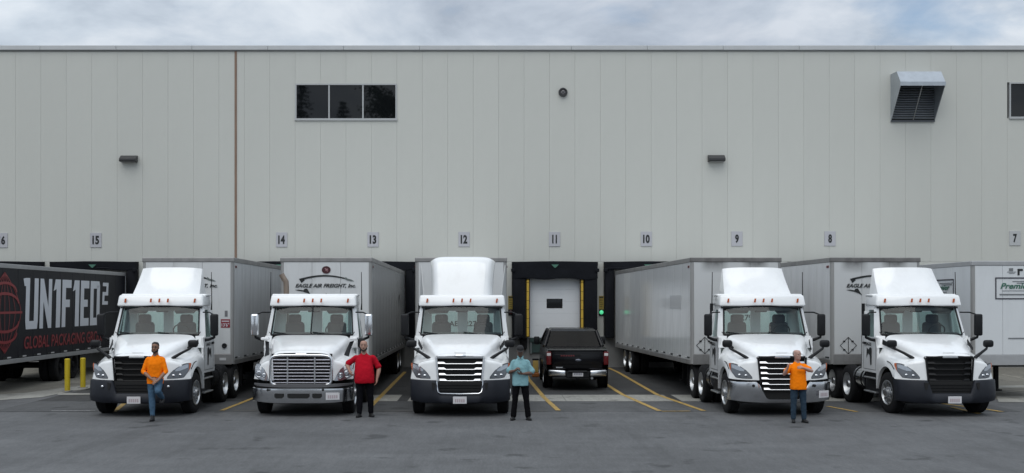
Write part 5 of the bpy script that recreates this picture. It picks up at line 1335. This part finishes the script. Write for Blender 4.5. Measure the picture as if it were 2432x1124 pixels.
person('bald bearded man in red T-shirt resting an arm on the chrome grille tractor', 866, 991, 810, dict(
    skin=(.34, .19, .14), skin_name='light ruddy', beard=(.035, .020, .014), headw=1.06, girth=1.25, belly=.05, lean=.02, hx=-.02, chx=-.02,
    shirt=(.40, .006, .018), shirt_name='crimson jersey', sleeve=.80, flare=.014, trouser=(.004, .004, .006), trouser_name='black trousers', shoe=(.012, .012, .013), shoe_name='black shoes', hem=.80,
    legs=[((-.10, 0, .90), (-.115, -.02, .50), (-.12, .0, ANK), (-.25, -1, 0)), ((.10, 0, .90), (.13, .02, .50), (.14, .10, ANK), (.45, -1, 0))],
    arms=[dict(j=((-.245, .02, 1.41), (-.42, .06, 1.23), (-.345, -.07, 1.09)), hd=(.25, -.25, -.6), pn=(-.8, -.5, 0), curl=.7, thumb=-1, fat=1.15),
          dict(j=((.245, .02, 1.41), (.335, .05, 1.14), (.29, -.04, .89)), hd=(-.12, -.1, -1), pn=(1, .1, 0), curl=.45, thumb=-1, fat=1.15)]))
person('man in teal short-sleeved button shirt and dark cap looking down at a phone', 1236, 998, 822, dict(
    skin=(.13, .070, .048), skin_name='deep brown', hair=(.01, .01, .01), hairstyle='full', cap=(.010, .010, .011), nod=14, girth=1.05, belly=.02, hx=-.005,
    shirt=(.21, .38, .41), shirt_name='teal woven shirt', collar=True, sleeve=.80, flare=.03, trouser=(.003, .003, .004), trouser_name='black work trousers', shoe=(.010, .010, .010), shoe_name='dark shoes', hem=.83, cuff=1.15,
    legs=[((-.095, 0, .90), (-.13, -.02, .50), (-.17, .0, ANK), (-.30, -1, 0)), ((.095, 0, .90), (.14, -.02, .50), (.185, .0, ANK), (.35, -1, 0))],
    arms=[dict(j=((-.20, 0, 1.42), (-.28, .0, 1.15), (-.14, -.20, 1.20)), hd=(.55, -.35, .45), pn=(-.3, -.6, .7), curl=.7, thumb=-1),
          dict(j=((.20, 0, 1.42), (.29, .0, 1.13), (.06, -.24, 1.13)), hd=(-1, -.15, .0), pn=(0, -.5, -.85), curl=.6, thumb=1)]))
person('grey-haired man in orange T-shirt and jeans with one forearm folded across his chest', 1894, 1004, 832, dict(
    skin=(.42, .25, .20), skin_name='pale pink', hair=(.34, .31, .29), hairstyle='fringe', brow=(.25, .22, .2), headturn=32, girth=1.08, belly=.025, hx=-.015, chx=.0, hipx=.02,
    shirt=(.93, .22, .004), shirt_name='bright orange T-shirt', sleeve=.64, flare=.018, trouser=(.026, .045, .068), trouser_name='dark denim', shoe=(.010, .010, .010), shoe_name='black sneakers', hem=.82,
    legs=[((-.075, 0, .90), (-.095, -.01, .50), (-.10, .0, ANK), (-.2, -1, 0)), ((.115, 0, .90), (.14, -.01, .50), (.16, .0, ANK), (.3, -1, 0))],
    arms=[dict(j=((-.20, 0, 1.42), (-.35, -.10, 1.20), (-.29, -.22, 1.37)), hd=(.15, -.2, .9), pn=(-.9, 0, .2), curl=1.2, thumb=-1),
          dict(j=((.20, 0, 1.42), (.31, -.15, 1.28), (.08, -.25, 1.36)), hd=(-.95, -.1, .12), pn=(0, -.9, .3), curl=.6, thumb=1)]))
# what the two on their phones hold
ph = MB().rbox(-.035, .035, -.006, .006, -.07, .07, .006, 2).build('mobile_phone', M_VISOR)
tag(ph, 'black phone held by the man in the teal shirt', 'phone')
Dp = 8700 / (998 - VY); ph.location = ((1236 - VX) * Dp / F - .035, Dp - .27, 1.19); ph.rotation_euler = (R(-55), 0, R(80))

# ------------------------------------------------------------------ trees across the yard, seen only as reflections in the office windows
M_NEEDLE = mat('dark needles', (.030, .052, .026), .7, var=.4, vscale=.6)
M_LEAF = mat('broad leaves', (.045, .085, .030), .6, var=.4, vscale=.6)
M_BARK = mat('bark', (.07, .055, .042), .9, var=.3, bump=.6, bscale=10)
def conifer(label, x, y, h, rad, seed):
    rr = random.Random(seed); s = thing('spruce_tree', label, 'tree', (x, y, 0), group='trees behind the photographer')
    MB().tube([(0, 0, -.1), (0, 0, h * .5), (.1, .05, h * .98)], [.32, .18, .03], 10).build('trunk', M_BARK, s, 60)
    c = MB(); z = 2.5
    while z < h:
        r0 = rad * (1 - z / h) ** .85 + .15
        for k in range(7):
            a = rr.uniform(0, 6.283); ln = r0 * rr.uniform(.7, 1.15); dz = -.25 * ln * rr.uniform(.4, 1.2); n_ = max(4, int(ln * 3.5))
            for i in range(n_):
                t = (i + rr.random()) / n_; p = Vector((math.cos(a) * ln * t, math.sin(a) * ln * t, z + dz * t * t)); w_ = .5 * (1 - .55 * t)
                for q in range(2):
                    u = Vector((rr.uniform(-1, 1), rr.uniform(-1, 1), rr.uniform(-.7, .3))).normalized() * w_; v = Vector((rr.uniform(-1, 1), rr.uniform(-1, 1), rr.uniform(-1, .2))).normalized() * w_ * .5
                    c.add([p - v * .3, p + u * .6, p + u + v, p + v * .6], [(0, 1, 2, 3)])
        z += .42
    me = bpy.data.meshes.new('crown'); me.from_pydata(c.v, [], c.f); me.materials.append(M_NEEDLE); place('crown', me, s)
def broadleaf(label, x, y, h, rad, seed):
    rr = random.Random(seed); s = thing('broadleaf_tree', label, 'tree', (x, y, 0), group='trees behind the photographer')
    t = MB(); t.tube([(0, 0, -.1), (.1, 0, h * .35), (.0, .2, h * .9)], [.38, .28, .05], 10); c = MB()
    for k in range(16):
        a = rr.uniform(0, 6.283); z0 = h * rr.uniform(.28, .75); ln = rad * rr.uniform(.6, 1.1); e_ = Vector((math.cos(a) * ln, math.sin(a) * ln, z0 + ln * rr.uniform(.15, .6)))
        t.tube([(0, 0, z0), Vector((0, 0, z0)).lerp(e_, .5) + Vector((0, 0, .3)), e_], [.13, .08, .02], 6)
        for q in range(5):
            cc = Vector((0, 0, z0)).lerp(e_, rr.uniform(.5, 1.05)) + Vector((rr.uniform(-.8, .8), rr.uniform(-.8, .8), rr.uniform(-.5, .8)))
            for i in range(70):
                p = cc + Vector((rr.gauss(0, .55), rr.gauss(0, .55), rr.gauss(0, .4))); u = Vector((rr.uniform(-1, 1), rr.uniform(-1, 1), rr.uniform(-1, 1))).normalized() * .16; v = u.orthogonal().normalized() * .11
                c.add([p - u, p + v, p + u, p - v], [(0, 1, 2, 3)])
    t.build('trunk', M_BARK, s, 60); me = bpy.data.meshes.new('crown'); me.from_pydata(c.v, [], c.f); me.materials.append(M_LEAF); place('crown', me, s)
conifer('tall dark spruce reflected in the left pane of the office window', -19.2, -25, 26.5, 5.6, 1)
conifer('shorter dark spruce reflected in the middle pane of the office window', -14.9, -25, 22.6, 6.5, 2)
broadleaf('broadleaf tree reflected in the right pane of the office window', -9.2, -25, 31.0, 3.6, 5)
